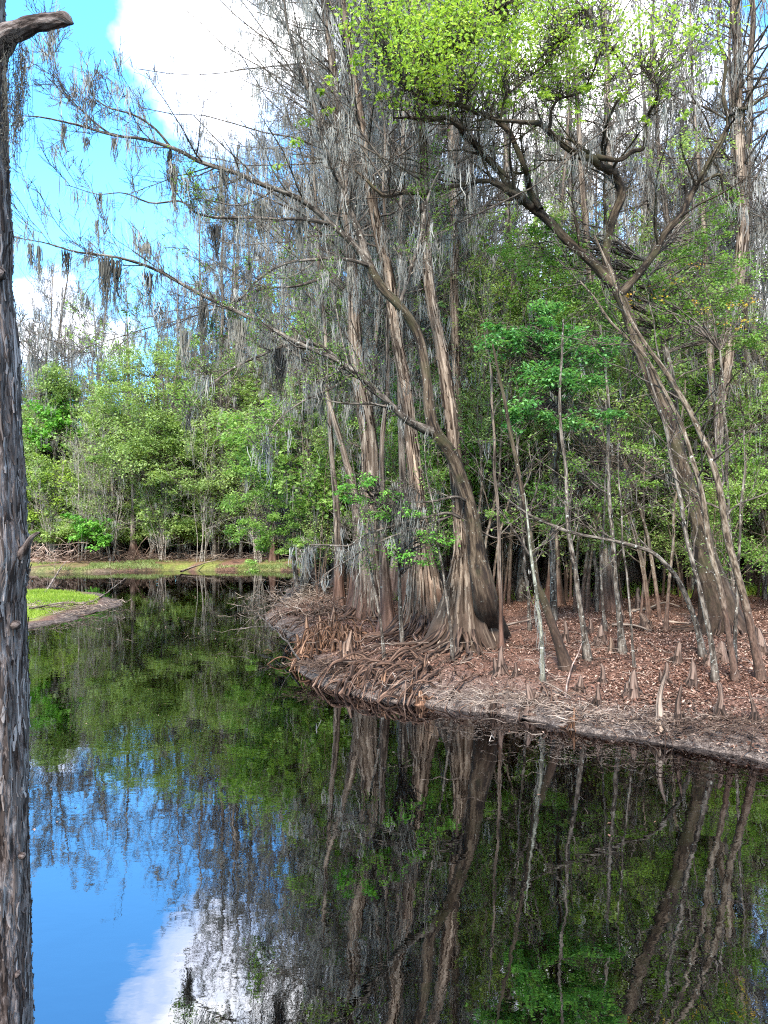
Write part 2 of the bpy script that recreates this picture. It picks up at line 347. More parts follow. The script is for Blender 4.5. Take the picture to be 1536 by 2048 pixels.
def water_mat():
    t = NT('dark_water'); g = t.n('ShaderNodeNewGeometry').outputs['Position']
    h = t.math('ADD', t.noise(t.scale(g, (1.2, 1.2, 1)), 1.4, 2, .5, .4), t.math('MULTIPLY', t.noise(t.scale(g, (1, 1.6, 1)), 7, 2, .5), .16))
    nm = t.bump(h, 1.0, .002)
    gl = t.n('ShaderNodeBsdfGlossy'); gl.inputs['Roughness'].default_value = .012; gl.inputs['Color'].default_value = (.93, .95, 1, 1); t.l(nm, gl.inputs['Normal'])
    tr = t.n('ShaderNodeBsdfTransparent'); tr.inputs[0].default_value = (.62, .42, .22, 1)
    fr = t.n('ShaderNodeFresnel'); fr.inputs['IOR'].default_value = WATER_IOR; t.l(nm, fr.inputs['Normal'])
    m = t.n('ShaderNodeMixShader'); t.l(fr.outputs[0], m.inputs[0]); t.l(tr.outputs[0], m.inputs[1]); t.l(gl.outputs[0], m.inputs[2]); t.l(m.outputs[0], t.out.inputs[0])
    return t.m
WATER_IOR = 3.5

# ------------------------------------------------------------------ setting: ground, water
def axis(lo, hi, step, far, k=1.16):
    a = list(np.arange(lo, hi+1e-6, step)); s = step
    while a[-1] < far: s *= k; a.append(a[-1]+s)
    s = step
    while a[0] > -far: s *= k; a.insert(0, a[0]-s)
    return np.array(a)
def build_ground():
    xs = axis(-16, 16, .16, 650); ys = np.array([y for y in axis(8, 36, .16, 650) if y > -300])
    X, Y = np.meshgrid(xs, ys); z, dr, dl = ground(X, Y, True)
    n, m = X.shape; i = np.arange(n-1)[:, None]*m+np.arange(m-1)[None]
    mb = MB(); mb.add(np.stack([X, Y, z], -1), np.stack([i, i+1, i+m+1, i+m], -1))
    o = mb.build('ground', ground_mat()); o['kind'] = 'structure'
    pn = fbm(np.stack([X*.35, Y*.35, X*0+2], -1)); pn2 = fbm(np.stack([X*.8, Y*.8, X*0+7], -1))
    far = np.clip((Y-44)/4, 0, 1)*(dr < 9)*np.clip((3-np.abs(dr-1.6))/2, 0, 1)*np.clip((pn2-.42)*6, 0, .75)
    back = np.clip((Y-26)/5, 0, 1)*np.clip((pn-.38)*9, 0, 1)*np.clip((80-Y)/20, 0, 1)*(X > -1)
    gl = np.clip((dl-.75-(pn2-.5)*.9)*3, 0, 1)
    gm = np.maximum(np.maximum(far, back*.9), gl)
    mud = np.clip(1-(np.maximum(dr, dl)-.15)/(.7+pn2*1.0), 0, 1)
    mud = np.where(dl > -1, np.clip(1-(dl-.35)/.5, 0, 1), mud*np.where(Y > 40, .6, 1))
    for nm, val in (('grass', gm), ('mud', mud)):
        a = o.data.attributes.new(nm, 'FLOAT', 'POINT'); a.data.foreach_set('value', val.astype(np.float32).ravel())
    mb = MB(); s = 640
    wx = np.linspace(-s, s, 9); A, B = np.meshgrid(wx, wx); i = np.arange(8)[:, None]*9+np.arange(8)[None]
    mb.add(np.stack([A, B+300, A*0], -1), np.stack([i, i+1, i+10, i+9], -1))
    o = mb.build('river_water', water_mat()); o['kind'] = 'structure'
build_ground()

# ------------------------------------------------------------------ tree makers
def flute(k, amp, h, ph=0.0, rough=.05):
    def f(th, L, pts):
        e = np.exp(-np.maximum(L-.3, 0)/h)
        w = np.abs(np.cos(th*k/2+ph+.35*np.sin(L*1.7)+.3*np.sin(th*2+ph)))**.75
        q = np.stack([np.cos(th)*1.6+0*L, np.sin(th)*1.6+0*L, L*.7+0*th], -1)
        return 1+amp*e*(w-.62)+(vn(q*1.5+ph)-.5)*(rough*2+.3*e*amp)
    return f
def bare_crown(tp, tr, nl, t0, llo, lhi, mt, mm, mk=1.0, ang=(50, 85), up=.12, sub=(7, 4), ms=9, mw=.02, ml=(.25, 1.3), tw=.005):
    """limbs and twigs on a trunk (into mt) and spanish moss hanging from them (into mm)"""
    P, Rr = grow(tp[None], tr[None], nl, 1, ang, up, 8, t0, .33, .22, .012, llo, lhi)
    mt.tubes(P, Rr, 5)
    P1, R1 = grow(P, Rr, sub[0], .5, (30, 65), up, 6, .15, .55, .3, tw, .35, 1.8); mt.tubes(P1, R1, 3)
    P2, R2 = grow(P1, R1, sub[1], .55, (25, 60), up, 4, .1, .6, .3, tw*.7, .2, .9); mt.tubes(P2, R2, 3)
    if mm is not None and mk > 0:
        A = np.concatenate([along(P, max(1, int(3*mk))), along(P1, 1)])
        A = A[R.random(len(A)) < .8*min(1, mk)]
        mm.moss(A, R.uniform(*ml, len(A)), ms, mw, .09)
    return P, P1, P2
def clumps(cen, rad, nc, per, mb, size, flat=.6, spread=.22, shell=.35, rn=None):
    """leaf clumps spread through an ellipsoid; returns clump centres"""
    d = R.normal(size=(nc, 3)); d /= np.linalg.norm(d, axis=1)[:, None]
    c = np.asarray(cen)+d*np.asarray(rad)*(R.uniform(shell, 1, nc)**.6)[:, None]
    s = np.mean(rad)*spread*R.uniform(.6, 1.4, nc)
    C = np.repeat(c, per, 0)+R.normal(size=(nc*per, 3))*np.repeat(s, per)[:, None]*np.array([1, 1, .5])
    r = np.repeat(R.uniform(.15, .85, nc), per) if rn is None else np.repeat(np.clip(rn+R.normal(0, .15, nc), 0, 1), per)
    mb.leaves(C, size, flat, .6, .3, r); return c
def reach(mb, tp, tr, ends, r0=.02, sag=.1, t0=.25, k=4, n=8):
    """branches from a trunk out to given points"""
    N = len(ends); m = len(tp); out = []
    for e in ends:
        d = np.linalg.norm(tp[int(m*t0):]-e, axis=1)+np.maximum(tp[int(m*t0):, 2]-e[2]+.3, 0)*1.5
        out.append(tp[int(m*t0)+int(np.argmin(d))])
    B = np.array(out); t = np.linspace(0, 1, n)[None, :, None]
    mid = B[:, None]*(1-t)+ends[:, None]*t; L = np.linalg.norm(ends-B, axis=1)[:, None, None]
    mid[..., 2:] += np.sin(t*PI)*L*sag; mid += R.normal(size=mid.shape)*.03*L*np.sin(t*PI)
    mb.tubes(mid, np.linspace(1, .3, n)[None]*np.clip(L[:, 0]*.012, .006, r0), k)
    return mid
def sticks(mb, C, n, L, r, spread, lift=.3, k=4):
    """n dead sticks strewn round C"""
    c = np.asarray(C)+R.normal(size=(n, 3))*np.asarray(spread)
    az = R.uniform(0, 2*PI, n); d = np.stack([np.cos(az), np.sin(az), R.normal(0, lift, n)], -1)
    t = np.linspace(-.5, .5, 6)[None, :, None]; l = R.uniform(.4, 1, n)[:, None, None]*L
    P = c[:, None]+d[:, None]*t*l; P += R.normal(size=P.shape)*L*.035
    g = ground(P[..., 0], P[..., 1]); P[..., 2] = np.maximum(P[..., 2], np.maximum(g, -.1)+.005)
    mb.tubes(P, np.linspace(1, .35, 6)[None]*R.uniform(.5, 1.2, (n, 1))*r, k); return P

# ------------------------------------------------------------------ templates for the crowded wood
USED = set()
def t_cypress(seed, H, r, nl, moss, mat='cypg', big=0):
    global R; R = np.random.default_rng(seed)
    n = 44; t = np.linspace(0, 1, n); z = -.3+t**1.25*(H+.3)
    P = np.stack([.5*np.sin(t*3+seed)*t, .5*np.cos(t*2.3+seed)*t-.5*np.cos(seed)*t, z], -1); P = wob(P, .12, .35)
    rad = r*(1-.86*t**1.1)*(1+1.15*np.exp(-np.maximum(z, 0)/.75)+.15*np.exp(-np.maximum(z, 0)/3))
    root = empty('cypress_tree', (0, 0, 0), '', 'tree'); a, b, c = MB(), MB(), MB()
    a.tube(P, rad, 18, flute(9, .55, 1.0, seed)); bare_crown(P, rad*.8, nl, .22, .6, 4.6 if big else 2.6, b, c, moss, ms=9 if big else 7, mw=.028, sub=(8, 4), ml=(.25, 1.35) if big else (.25, 1.2), tw=.008)
    a.build('trunk', M[mat], root); b.build('branches', M['twig'], root); c.build('spanish_moss', M['moss'], root, smooth=False)
    return root
def t_leafy(seed, H, rx, lsize, mat, nb=9, per=46, nc=26, name='leafy_tree', moss=0):
    global R; R = np.random.default_rng(seed)
    n = 20; t = np.linspace(0, 1, n); P = np.stack([.6*np.sin(t*4+seed)*t, .5*np.cos(t*3+seed)*t, -.2+t*(H*.86)], -1)
    rad = (.012*H+.02)*(1-.85*t)*(1+.5*np.exp(-t*12)); root = empty(name, (0, 0, 0), '', 'tree'); a, c, m = MB(), MB(), MB()
    a.tube(P, rad, 9, flute(5, .1, 1)); E = []
    for k in range(nb):
        az = k*2.4+seed; h = H*(.32+.6*((k*.618+.1) % 1)); ro = rx*(1-.55*max(0, h/H-.5)*2)*R.uniform(.25, .75)
        E.append(clumps((ro*math.cos(az), ro*math.sin(az), h), (rx*R.uniform(.35, .6), rx*R.uniform(.35, .6), H*R.uniform(.07, .13)), nc, per, c, lsize))
    E = np.concatenate(E); mid = reach(a, P, rad, E, .03, .1, .2)
    P2, R2 = grow(mid[:, 3:], np.full((len(mid), 5), .008), 2, .5, (25, 60), .1, 4, .1, .7, .3, .006, .2, .8); a.tubes(P2, R2, 3)
    if moss: A = along(mid, moss); m.moss(A, R.uniform(.3, 1.2, len(A)), 7, .035)
    a.build('trunk', M['limb'], root); c.build('crown', M[mat], root, smooth=False)
    if moss: m.build('spanish_moss', M['moss'], root, smooth=False)
    return root
def t_under(seed, H, ns, leafn, lsize, mat, tmat='sap', name='understory_tree', moss=0):
    """thin leaning many-stemmed young trees with an airy scatter of small leaves"""
    global R; R = np.random.default_rng(seed); root = empty(name, (0, 0, 0), '', 'tree'); a, c, m = MB(), MB(), MB(); S = []
    for k in range(ns):
        az = R.uniform(0, 6.28); le = R.uniform(.08, .4)*H*.6; h = H*R.uniform(.6, 1); t = np.linspace(0, 1, 14)
        P = np.stack([le*np.cos(az)*t**1.3, le*np.sin(az)*t**1.3, -.2+t*h], -1)+np.array([R.normal(0, .15), R.normal(0, .15), 0]); P = wob(P, .18, .6)
        r = R.uniform(.022, .05)*(1-.8*t); a.tube(P, r, 6); S.append((P, r))
    P0 = np.stack([s[0] for s in S]); R0 = np.stack([s[1] for s in S])
    P1, R1 = grow(P0, R0, 16, .34, (35, 75), .12, 7, .2, .55, .3, .006, .5, 2.6); a.tubes(P1, R1, 4)
    P2, R2 = grow(P1, R1, 6, .5, (25, 65), .1, 5, .15, .6, .35, .0045, .25, 1.1); a.tubes(P2, R2, 3)
    if leafn:
        A = along(P2, leafn); keep = vn(A*.55+seed) > .36; A = A[keep]
        c.leaves(A+R.normal(size=A.shape)*.05, lsize, .65, .55, .25, np.clip(vn(A*.9+5), 0, 1))
    if moss: A = along(P1, moss); A = A[R.random(len(A)) < .5]; m.moss(A, R.uniform(.25, 1.0, len(A)), 6, .022)
    a.build('trunk', M[tmat], root); c.build('crown', M[mat], root, smooth=False); m.build('spanish_moss', M['moss'], root, smooth=False, kind='stuff')
    return root

def scatter(protos, pts, label, group, slo=.85, shi=1.15):
    """first use moves the template itself, then copies of the thing and its parts"""
    for k, (x, y) in enumerate(pts):
        p = protos[k % len(protos)]; loc = (x, y, float(ground(x, y))-.03); rz = R.uniform(0, 6.28); s = R.uniform(slo, shi)
        if p.name not in USED:
            USED.add(p.name); p.location = loc; p.rotation_euler = (0, 0, rz); p.scale = (s, s, s); p['label'] = label; p['group'] = group
        else:
            dup(p, loc, rz, s, label, group)
def spots(n, ylo, yhi, pxlo, pxhi, dmin, seed, ok=None, taken=()):
    g = np.random.default_rng(seed); out = []; N = 6000
    Y = np.sqrt(g.uniform(ylo**2, yhi**2, N)); X = (g.uniform(pxlo, pxhi, N)-768)/F*Y; z, dr, dl = ground(X, Y, True)
    for x, y, d in zip(X, Y, dr):
        if len(out) >= n: break
        if d < .8 or (ok and not ok(x, y)): continue
        if any((x-a)**2+(y-b)**2 < dmin*dmin for a, b in out) or any((x-a)**2+(y-b)**2 < 1.3 for a, b in taken): continue
        out.append((float(x), float(y)))
    return out

# ------------------------------------------------------------------ light, sky, camera
SUN_EL, SUN_AZ = 42, 196        # azimuth clockwise from the view direction (+Y)
def world():
    w = bpy.data.worlds.new('World'); sc.world = w; w.use_nodes = True; nt = w.node_tree; nt.nodes.clear()
    n = nt.nodes.new; l = nt.links.new
    out = n('ShaderNodeOutputWorld'); bg = n('ShaderNodeBackground'); bg.inputs[1].default_value = .15
    sky = n('ShaderNodeTexSky'); sky.sky_type = 'NISHITA'; sky.sun_disc = False
    sky.sun_elevation = math.radians(SUN_EL); sky.sun_rotation = math.radians(SUN_AZ); sky.air_density = 1.0; sky.dust_density = .4; sky.ozone_density = 1.2
    hs = n('ShaderNodeHueSaturation'); hs.inputs['Saturation'].default_value = 1.1; hs.inputs['Value'].default_value = 1.5; l(sky.outputs[0], hs.inputs['Color'])
    tc = n('ShaderNodeTexCoord'); d = tc.outputs['Generated']
    def dirp(px, py): v = np.array([(px-768)/F, 1, (1050-py)/F]); return v/np.linalg.norm(v)
    acc = None
    for px, py, r, sy in [(240, -80, .03, 1), (305, 0, .03, 1), (350, 80, .03, 1), (390, 170, .03, 1), (440, 240, .05, 1), (460, 180, .09, 1), (400, 50, .1, 1), (560, 100, .1, 1), (60, 600, .025, 1), (115, 590, .03, 1), (60, 680, .045, 1), (150, 660, .05, 1), (230, 690, .04, 1),
                          (1150, 150, .26, 1), (800, -250, .2, 1), (1500, 500, .2, 1), (-500, 400, .18, 1), (520, -260, .12, 1), (350, -120, .08, 1), (0, 0, .62, (0, -.5, .9)), (0, 0, .5, (.9, -.5, .5)), (0, 0, .5, (-.9, -.6, .5)), (0, 0, .6, (.1, -1, .3))]:  # vector entries: unseen clouds added overhead and behind to neutralise the blue ambient light
        vm = n('ShaderNodeVectorMath'); vm.operation = 'DISTANCE'; vm.inputs[1].default_value = dirp(px, py) if sy == 1 else np.array(sy)/np.linalg.norm(sy); l(d, vm.inputs[0])
        m = n('ShaderNodeMath'); m.operation = 'MULTIPLY_ADD'; m.inputs[1].default_value = -1/r; m.inputs[2].default_value = 1.0; l(vm.outputs['Value'], m.inputs[0])
        m.inputs[2].default_value = 1.0
        if acc is None: acc = m.outputs[0]
        else:
            x = n('ShaderNodeMath'); x.operation = 'SMOOTH_MAX'; x.inputs[2].default_value = .25; l(acc, x.inputs[0]); l(m.outputs[0], x.inputs[1]); acc = x.outputs[0]
    nz = n('ShaderNodeTexNoise'); nz.inputs['Scale'].default_value = 7; nz.inputs['Detail'].default_value = 7; nz.inputs['Roughness'].default_value = .55; l(d, nz.inputs['Vector'])
    m = n('ShaderNodeMath'); m.operation = 'MULTIPLY_ADD'; m.inputs[1].default_value = 2.2; l(nz.outputs['Fac'], m.inputs[0]); l(acc, m.inputs[2])
    rp = n('ShaderNodeValToRGB'); rp.color_ramp.elements[0].position = .3; rp.color_ramp.elements[1].position = .62
    m2 = n('ShaderNodeMath'); m2.operation = 'MULTIPLY_ADD'; m2.inputs[1].default_value = .5; m2.inputs[2].default_value = -.25; l(m.outputs[0], m2.inputs[0]); l(m2.outputs[0], rp.inputs[0])
    nz2 = n('ShaderNodeTexNoise'); nz2.inputs['Scale'].default_value = 5; nz2.inputs['Detail'].default_value = 5; l(d, nz2.inputs['Vector'])
    cc = n('ShaderNodeValToRGB'); cc.color_ramp.elements[0].position = .35; cc.color_ramp.elements[0].color = (6.0, 6.4, 7.6, 1); cc.color_ramp.elements[1].position = .6; cc.color_ramp.elements[1].color = (8.2, 8.1, 8.0, 1); l(nz2.outputs['Fac'], cc.inputs[0])
    mx = n('ShaderNodeMix'); mx.data_type = 'RGBA'; l(rp.outputs[0], mx.inputs[0]); tn = n('ShaderNodeMix'); tn.data_type = 'RGBA'; tn.blend_type = 'MULTIPLY'; tn.inputs[0].default_value = 1; tn.inputs[7].default_value = (.5, .95, 1.15, 1); l(hs.outputs[0], tn.inputs[6]); l(tn.outputs[2], mx.inputs[6]); l(cc.outputs[0], mx.inputs[7])
    l(mx.outputs[2], bg.inputs[0]); l(bg.outputs[0], out.inputs[0])
world()
sd = bpy.data.lights.new('sun', 'SUN'); sd.energy = 3.3; sd.angle = math.radians(8.0); sd.color = (1, .93, .82)
so = bpy.data.objects.new('sun', sd); COL.objects.link(so)
from mathutils import Vector
_e, _a = math.radians(SUN_EL), math.radians(SUN_AZ)
so.rotation_euler = Vector((math.sin(_a)*math.cos(_e), math.cos(_a)*math.cos(_e), math.sin(_e))).to_track_quat('Z', 'Y').to_euler()
cd = bpy.data.cameras.new('camera'); cam = bpy.data.objects.new('camera', cd); COL.objects.link(cam); sc.camera = cam
cam.location = (0, 0, CAMH); cam.rotation_euler = (PI/2, 0, 0); cd.sensor_width = 36; cd.lens = F/2048*36; cd.shift_y = 26/2048; cd.clip_end = 2000; cd.clip_start = .05
sc.view_settings.view_transform = 'Standard'; sc.view_settings.look = 'None'; sc.view_settings.gamma = 1; sc.view_settings.exposure = 1.7
sc.cycles.max_bounces = 6; sc.cycles.diffuse_bounces = 3; sc.cycles.glossy_bounces = 2; sc.cycles.transmission_bounces = 4; sc.cycles.transparent_max_bounces = 4
sc.cycles.use_denoising = False; sc.cycles.pixel_filter_type = 'BLACKMAN_HARRIS'; sc.cycles.filter_width = 1.15; sc.cycles.use_adaptive_sampling = False; sc.cycles.caustics_reflective = False; sc.cycles.caustics_refractive = False; sc.cycles.sample_clamp_indirect = 6

# ------------------------------------------------------------------ foreground cypress at the left edge
def foreground():
    global R; R = np.random.default_rng(3)
    Y = 4.0
    edge = [(-300, -2), (-60, 3), (60, 8), (200, 12), (330, 15), (450, 21), (560, 19), (700, 33), (900, 42), (1050, 50), (1110, 58), (1200, 48), (1240, 50), (1400, 52), (1700, 55), (2048, 60), (2300, 66), (2700, 80)]
    py = np.array([e[0] for e in edge][::-1], float); ex = np.array([e[1] for e in edge][::-1], float)
    n = 420; yy = np.linspace(2600, -700, n); e = np.interp(-yy, -py, ex)
    e = e-7; rr = np.interp(yy, [-700, 0, 700, 1400, 2048, 2600], [70, 82, 94, 100, 106, 125])
    P = np.stack([(e-rr-768)/F*Y, np.full(n, Y), CAMH+(1050-yy)/F*Y], -1); rad = rr/F*Y
    def mod(th, L, pts):
        c = np.stack([np.cos(th)*.26+0*L, np.sin(th)*.26+0*L, L*.16+0*th], -1)
        s1 = vn(c*26+np.stack([0*L+0*th, 0*L+0*th, (vn(c*np.array([9, 9, 20]))-.5)*3], -1)); s2 = vn(c*np.array([60, 60, 40]))
        return 1+(s1-.5)*.085+(s2-.5)*.04+(vn(c*4)-.5)*.06
    root = empty('cypress_tree', P[0]*np.array([1, 1, 0])+np.array([0, 0, float(ground(P[0, 0], 4.0))]), 'shaggy grey cypress trunk close by at the left edge with a broken stub branch', 'tree')
    o = np.array(root.location)
    mb = MB(); G = mb.tube(P, rad, 260, mod); mb.build('trunk', M['fore'], root, o)
    mb = MB(); mb.strips(G, P, 5200, (.05, .26), (.006, .021), .004); mb.build('shaggy_bark', M['flake'], root, o)
    mb = MB(); S, r = pix([(-35, 120, 4, 34), (-12, 92, 3.98, 33), (18, 68, 3.96, 21), (60, 53, 3.94, 17), (100, 42, 3.92, 15), (126, 38, 3.91, 14), (136, 40, 3.9, 9), (147, 46, 3.9, 2)], 60)
    S = wob(S, .006, 18)
    mb.tube(S, r, 40, lambda th, L, p: 1+(vn(np.stack([np.cos(th)*2+0*L, np.sin(th)*2+0*L, L*9+0*th], -1)*2.2)-.5)*.3); ob = mb.build('broken_branch', M['fore'], root, o); ob['label'] = 'dark broken stub with a splintered end'
    mb = MB(); S, r = pix([(40, 1112, 3.97, 12), (52, 1094, 3.95, 8), (62, 1076, 3.93, 5), (74, 1067, 3.92, 3.6), (80, 1066, 3.9, 2)], 14); mb.tube(S, r, 12); mb.build('twig_stub', M['fore'], root, o)
    for px, p_y, q in [(38, 1250, 9), (49, 1712, 7), (38, 1948, 8), (6, 548, 14)]:
        mb = MB(); d = (px-768)/F; c = W(px-q*.6, p_y, 3.92)
        t = np.linspace(0, 1, 9); Q = c+np.outer(t-.5, [.9, -.3, .12])*q/F*4*2.2; mb.tube(Q, q/F*4*np.array([.5, .85, 1, 1.05, 1, .85, .95, .7, .15]), 14); mb.build('knot', M['fore'], root, o)
    mb = MB(); N = 150
    A = np.stack([R.uniform(2, 58, N), 85+R.random(N)**1.5*160], -1); A[:, 0] = np.clip(A[:, 0], 2, 8+50*np.exp(-(A[:, 1]-80)/200.))
    L = R.uniform(.1, .42, N); n_ = 12; t = np.linspace(0, 1, n_)
    B = np.array([W(a, b, 3.9+R.uniform(-.1, .06)) for a, b in A]); Q = np.repeat(B[:, None], n_, 1); Q[..., 2] -= t*L[:, None]
    w = R.normal(size=(N, n_, 3)).cumsum(1)*.006; Q += w
    mb.tubes(Q, np.full((N, n_), .0011), 3); A2 = along(Q, 5); mb.leaves(A2, .022, .1, .25, .6)
    mb.build('hanging_air_plant', M['mossd'], root, o)
    mb = MB(); S, _ = pix([(10, 95, 3.85, 3), (25, 80, 3.85, 3), (45, 74, 3.85, 3)], 10)
    for k in range(60):
        b = S[R.integers(0, 9)]; q = b+np.cumsum(R.normal(size=(7, 3))*.012+np.array([0, -.004, -.004]), 0); mb.tube(q, np.full(7, .0016), 3)
    mb.build('dry_fern', M['mossd'], root, o)
foreground()

# ------------------------------------------------------------------ big cypresses on the point
def hero(label, base, ctrl, mat, name='cypress_tree', rb=None, k=30, fl=(9, .45, 1.2), flare=(0, 1), n=90, limbs=0, t0=.4, roots=(), moss=1.0, Lr=(1.2, 4.2), seed=0, ms=10, thin=(.86, .78, .64)):
    """base: photo pixel of the foot; ctrl: (px,py,distance,radius px) up the trunk"""
    global R; R = np.random.default_rng(seed+100)
    g = gpt(*base) if len(base) == 2 else np.array([(base[0]-768)/F*base[2], base[2], float(ground((base[0]-768)/F*base[2], base[2]))])
    nc = max(1, sum(p[1] > 1120 for p in ctrl))
    C = [np.append(g-[0, 0, .35], .9*(rb or ctrl[0][3])/F*g[1])]+[np.append(W(p[0], p[1], p[2] or g[1]), p[3]*thin[min(i, 1 if i < nc else 2)]/F*(p[2] or g[1])) for i, p in enumerate(ctrl)]
    S = spline(C, n); P = S[:, :3]; rad = np.maximum(S[:, 3], .012); h = P[:, 2]-g[2]
    rad = rad*(1+flare[0]*np.exp(-np.maximum(h, 0)/flare[1])); P = wob(P, .06, .8)
    root = empty(name, g, label, 'tree'); a, b, m = MB(), MB(), MB()
    G = a.tube(P, rad, k, flute(*fl, ph=seed, rough=.09)); a.build('trunk', M[mat], root, g)
    if mat in ('cyp', 'cypd', 'pink', 'cypg') and g[1] < 24 and (rb or 0) > 20:
        st = MB(); st.strips(G, P, 800, (.25, 1.1), (.02, .065), .012, (.05, .75)); st.strips(G, P, 420, (.2, .8), (.015, .05), .008, (.012, .13)); st.build('shaggy_bark', M['flakec'], root, g)
    if limbs:
        i = int(n*t0*.36); bare_crown(P[i:], rad[i:]*.8, limbs, .15, *Lr, b, m, moss, ms=ms, mw=.015, ml=(.2, 1.0)); b.build('branches', M['twig'], root, g); m.build('spanish_moss', M['moss'], root, g, smooth=False)
    return root, g, P, rad
def roots(root, g, spec, mat='root', org=None, arch=None):
    """spec: (azimuth deg, start radius, length, radius, start height)"""
    for az, r0, L, r, h0 in spec:
        n = 26; t = np.linspace(0, 1, n); a = math.radians(az)+R.normal(0, .35)*t**1.3+(.35 if arch else .7)*np.sin(t*R.uniform(5, 13)+R.uniform(0, 6))*t**.5*R.uniform(.35, 1)+.2*np.sin(t*R.uniform(18, 30)+R.uniform(0, 6))
        r = r*.62
        step = np.stack([np.cos(a), np.sin(a)], -1)*L/n; xy = np.cumsum(step, 0)+g[:2]+np.array([math.cos(math.radians(az)), math.sin(math.radians(az))])*r0
        gz = ground(xy[:, 0], xy[:, 1]); z = np.maximum(gz, -.25)+r*.5*(1+1.3*np.sin(t*R.uniform(7, 14)+az))*(1-t*.5)+(h0)*np.exp(-t*6)
        if arch: z = np.maximum(gz, -.3)+r*.4+arch*R.uniform(.2, 1)*np.abs(np.sin(t*PI*R.integers(1, 4)))*(1-.5*t)-.06*(np.exp(-t*14)+np.exp(-(1-t)*10))
        mb = MB(); mb.tube(np.column_stack([xy, z]), r*(1-.75*t)*(1+.35*np.exp(-t*8)), 9, lambda th, LL, p: 1+(vn(np.stack([np.cos(th)+0*LL, np.sin(th)+0*LL, LL*3+0*th], -1)*2)-.5)*.5)
        mb.build('root', M[mat], root, g if org is None else org)
def fan(n, a0, a1, r0, L0, L1, r_0=.025, r_1=.06, h=.3):
    return [(R.uniform(a0, a1), r0*R.uniform(.7, 1.05), R.uniform(L0, L1), R.uniform(r_0, r_1), h*R.uniform(.3, 1.3)) for _ in range(n)]

HERO = []
def H(*a, **k):
    x = hero(*a, **k); HERO.append((x[1][0], x[1][1])); return x
# A: tall grey-brown trunk left of the row
r_, g_, P_, d_ = H('tall grey brown cypress, leftmost big trunk of the row on the root-covered point', (735, 1240), [(738, 1183, 0, 34), (730, 1083, 0, 30), (741, 916, 0, 27), (724, 783, 0, 25), (712, 683, 0, 21), (702, 533, 0, 16), (690, 380, 0, 13), (672, 200, 0, 11), (650, 0, 0, 9), (630, -250, 0, 6), (615, -450, 0, 2)], 'cyp', rb=40, flare=(.35, .8), limbs=72, t0=.9, seed=1, moss=2.0, Lr=(1.2, 5.6), ms=12)
roots(r_, g_, fan(26, 185, 300, .5, .9, 2.6), 'root')
# B: wide fluted butt with an orange brown lower trunk
r_, g_, P_, d_ = H('thick cypress with a wide flaring orange brown butt in the middle of the point', (853, 1272), [(850, 1215, 0, 42), (846, 1150, 0, 37), (842, 1090, 0, 27), (834, 983, 0, 22), (822, 883, 0, 20), (809, 783, 0, 19), (795, 683, 0, 17), (778, 567, 0, 17), (759, 467, 0, 15), (745, 400, 0, 14), (724, 267, 0, 12), (702, 130, 0, 11), (684, 0, 0, 10), (660, -250, 0, 7), (640, -480, 0, 2)], 'pink', rb=52, fl=(13, .6, .9), flare=(.5, .5), limbs=44, t0=.95, seed=2, moss=1.2, Lr=(1.2, 4.0), k=60)
r_['label'] = 'thick cypress with a wide flaring orange brown butt in the middle of the point'
roots(r_, g_, fan(42, 180, 275, .55, 1.2, 4.2, .025, .075, .4), 'root'); roots(r_, g_, fan(8, 275, 350, .5, .6, 1.6), 'root')
# C: dark fluted butt
r_, g_, P_, d_ = H('dark brown cypress with a deeply fluted spreading butt beside the leaning mottled tree', (932, 1290), [(930, 1230, 0, 50), (928, 1150, 0, 36), (925, 1090, 0, 27), (915, 1000, 0, 19), (904, 900, 0, 18), (893, 780, 0, 18), (880, 683, 0, 16), (860, 560, 0, 15), (853, 440, 0, 14), (845, 333, 0, 13), (836, 200, 0, 12), (828, 0, 0, 11), (815, -300, 0, 7), (808, -480, 0, 2)], 'cypd', rb=60, fl=(11, .75, 1.3), flare=(.35, .6), limbs=40, t0=1.0, seed=3, moss=1.0, k=60)
roots(r_, g_, fan(16, 185, 290, .65, 1.0, 3.4, .03, .07, .4), 'rootd'); roots(r_, g_, fan(6, 290, 370, .6, .5, 1.4), 'rootd')
# E: pale pink straight trunk behind
H('pale pinkish straight cypress trunk rising behind the dark fluted cypress', (942, 1215), [(938, 1120, 0, 22), (930, 983, 0, 16), (919, 850, 0, 14), (912, 683, 0, 13), (909, 560, 0, 12), (908, 400, 0, 11), (902, 260, 0, 10), (897, 60, 0, 9), (890, -200, 0, 6), (885, -420, 0, 2)], 'pink', rb=28, flare=(.5, .7), limbs=36, t0=1.05, seed=4, moss=.9)
# A2: broken stub trunk leaning left of A
H('slim brown snapped trunk leaning left between two tall cypresses', (742, 1225), [(722, 1080, 0, 14), (700, 960, 0, 12), (690, 920, 0, 10), (672, 850, 0, 9), (655, 790, 0, 6), (648, 770, 0, 2)], 'cyp', name='snapped_trunk', rb=16, flare=(.4, .6), seed=5)
H('slender reddish brown trunk standing at the right foot of the leftmost big cypress', (778, 1262), [(772, 1190, 0, 12), (766, 1120, 0, 11), (762, 1000, 0, 9), (768, 860, 0, 8), (775, 700, 0, 7), (772, 520, 0, 6), (768, 300, 0, 4), (760, 120, 0, 2)], 'cyp', rb=15, flare=(.8, .5), limbs=22, t0=.7, seed=6, moss=.8, Lr=(.6, 2.0))
H('slim dark trunk close behind the leftmost big cypress, leaning right', (705, 1225), [(712, 1120, 0, 9), (722, 1000, 0, 8), (738, 850, 0, 8), (752, 700, 0, 7), (765, 520, 0, 6), (775, 300, 0, 5), (782, 80, 0, 3)], 'cyp', rb=13, flare=(.5, .6), limbs=26, t0=.9, seed=13, moss=1.2)
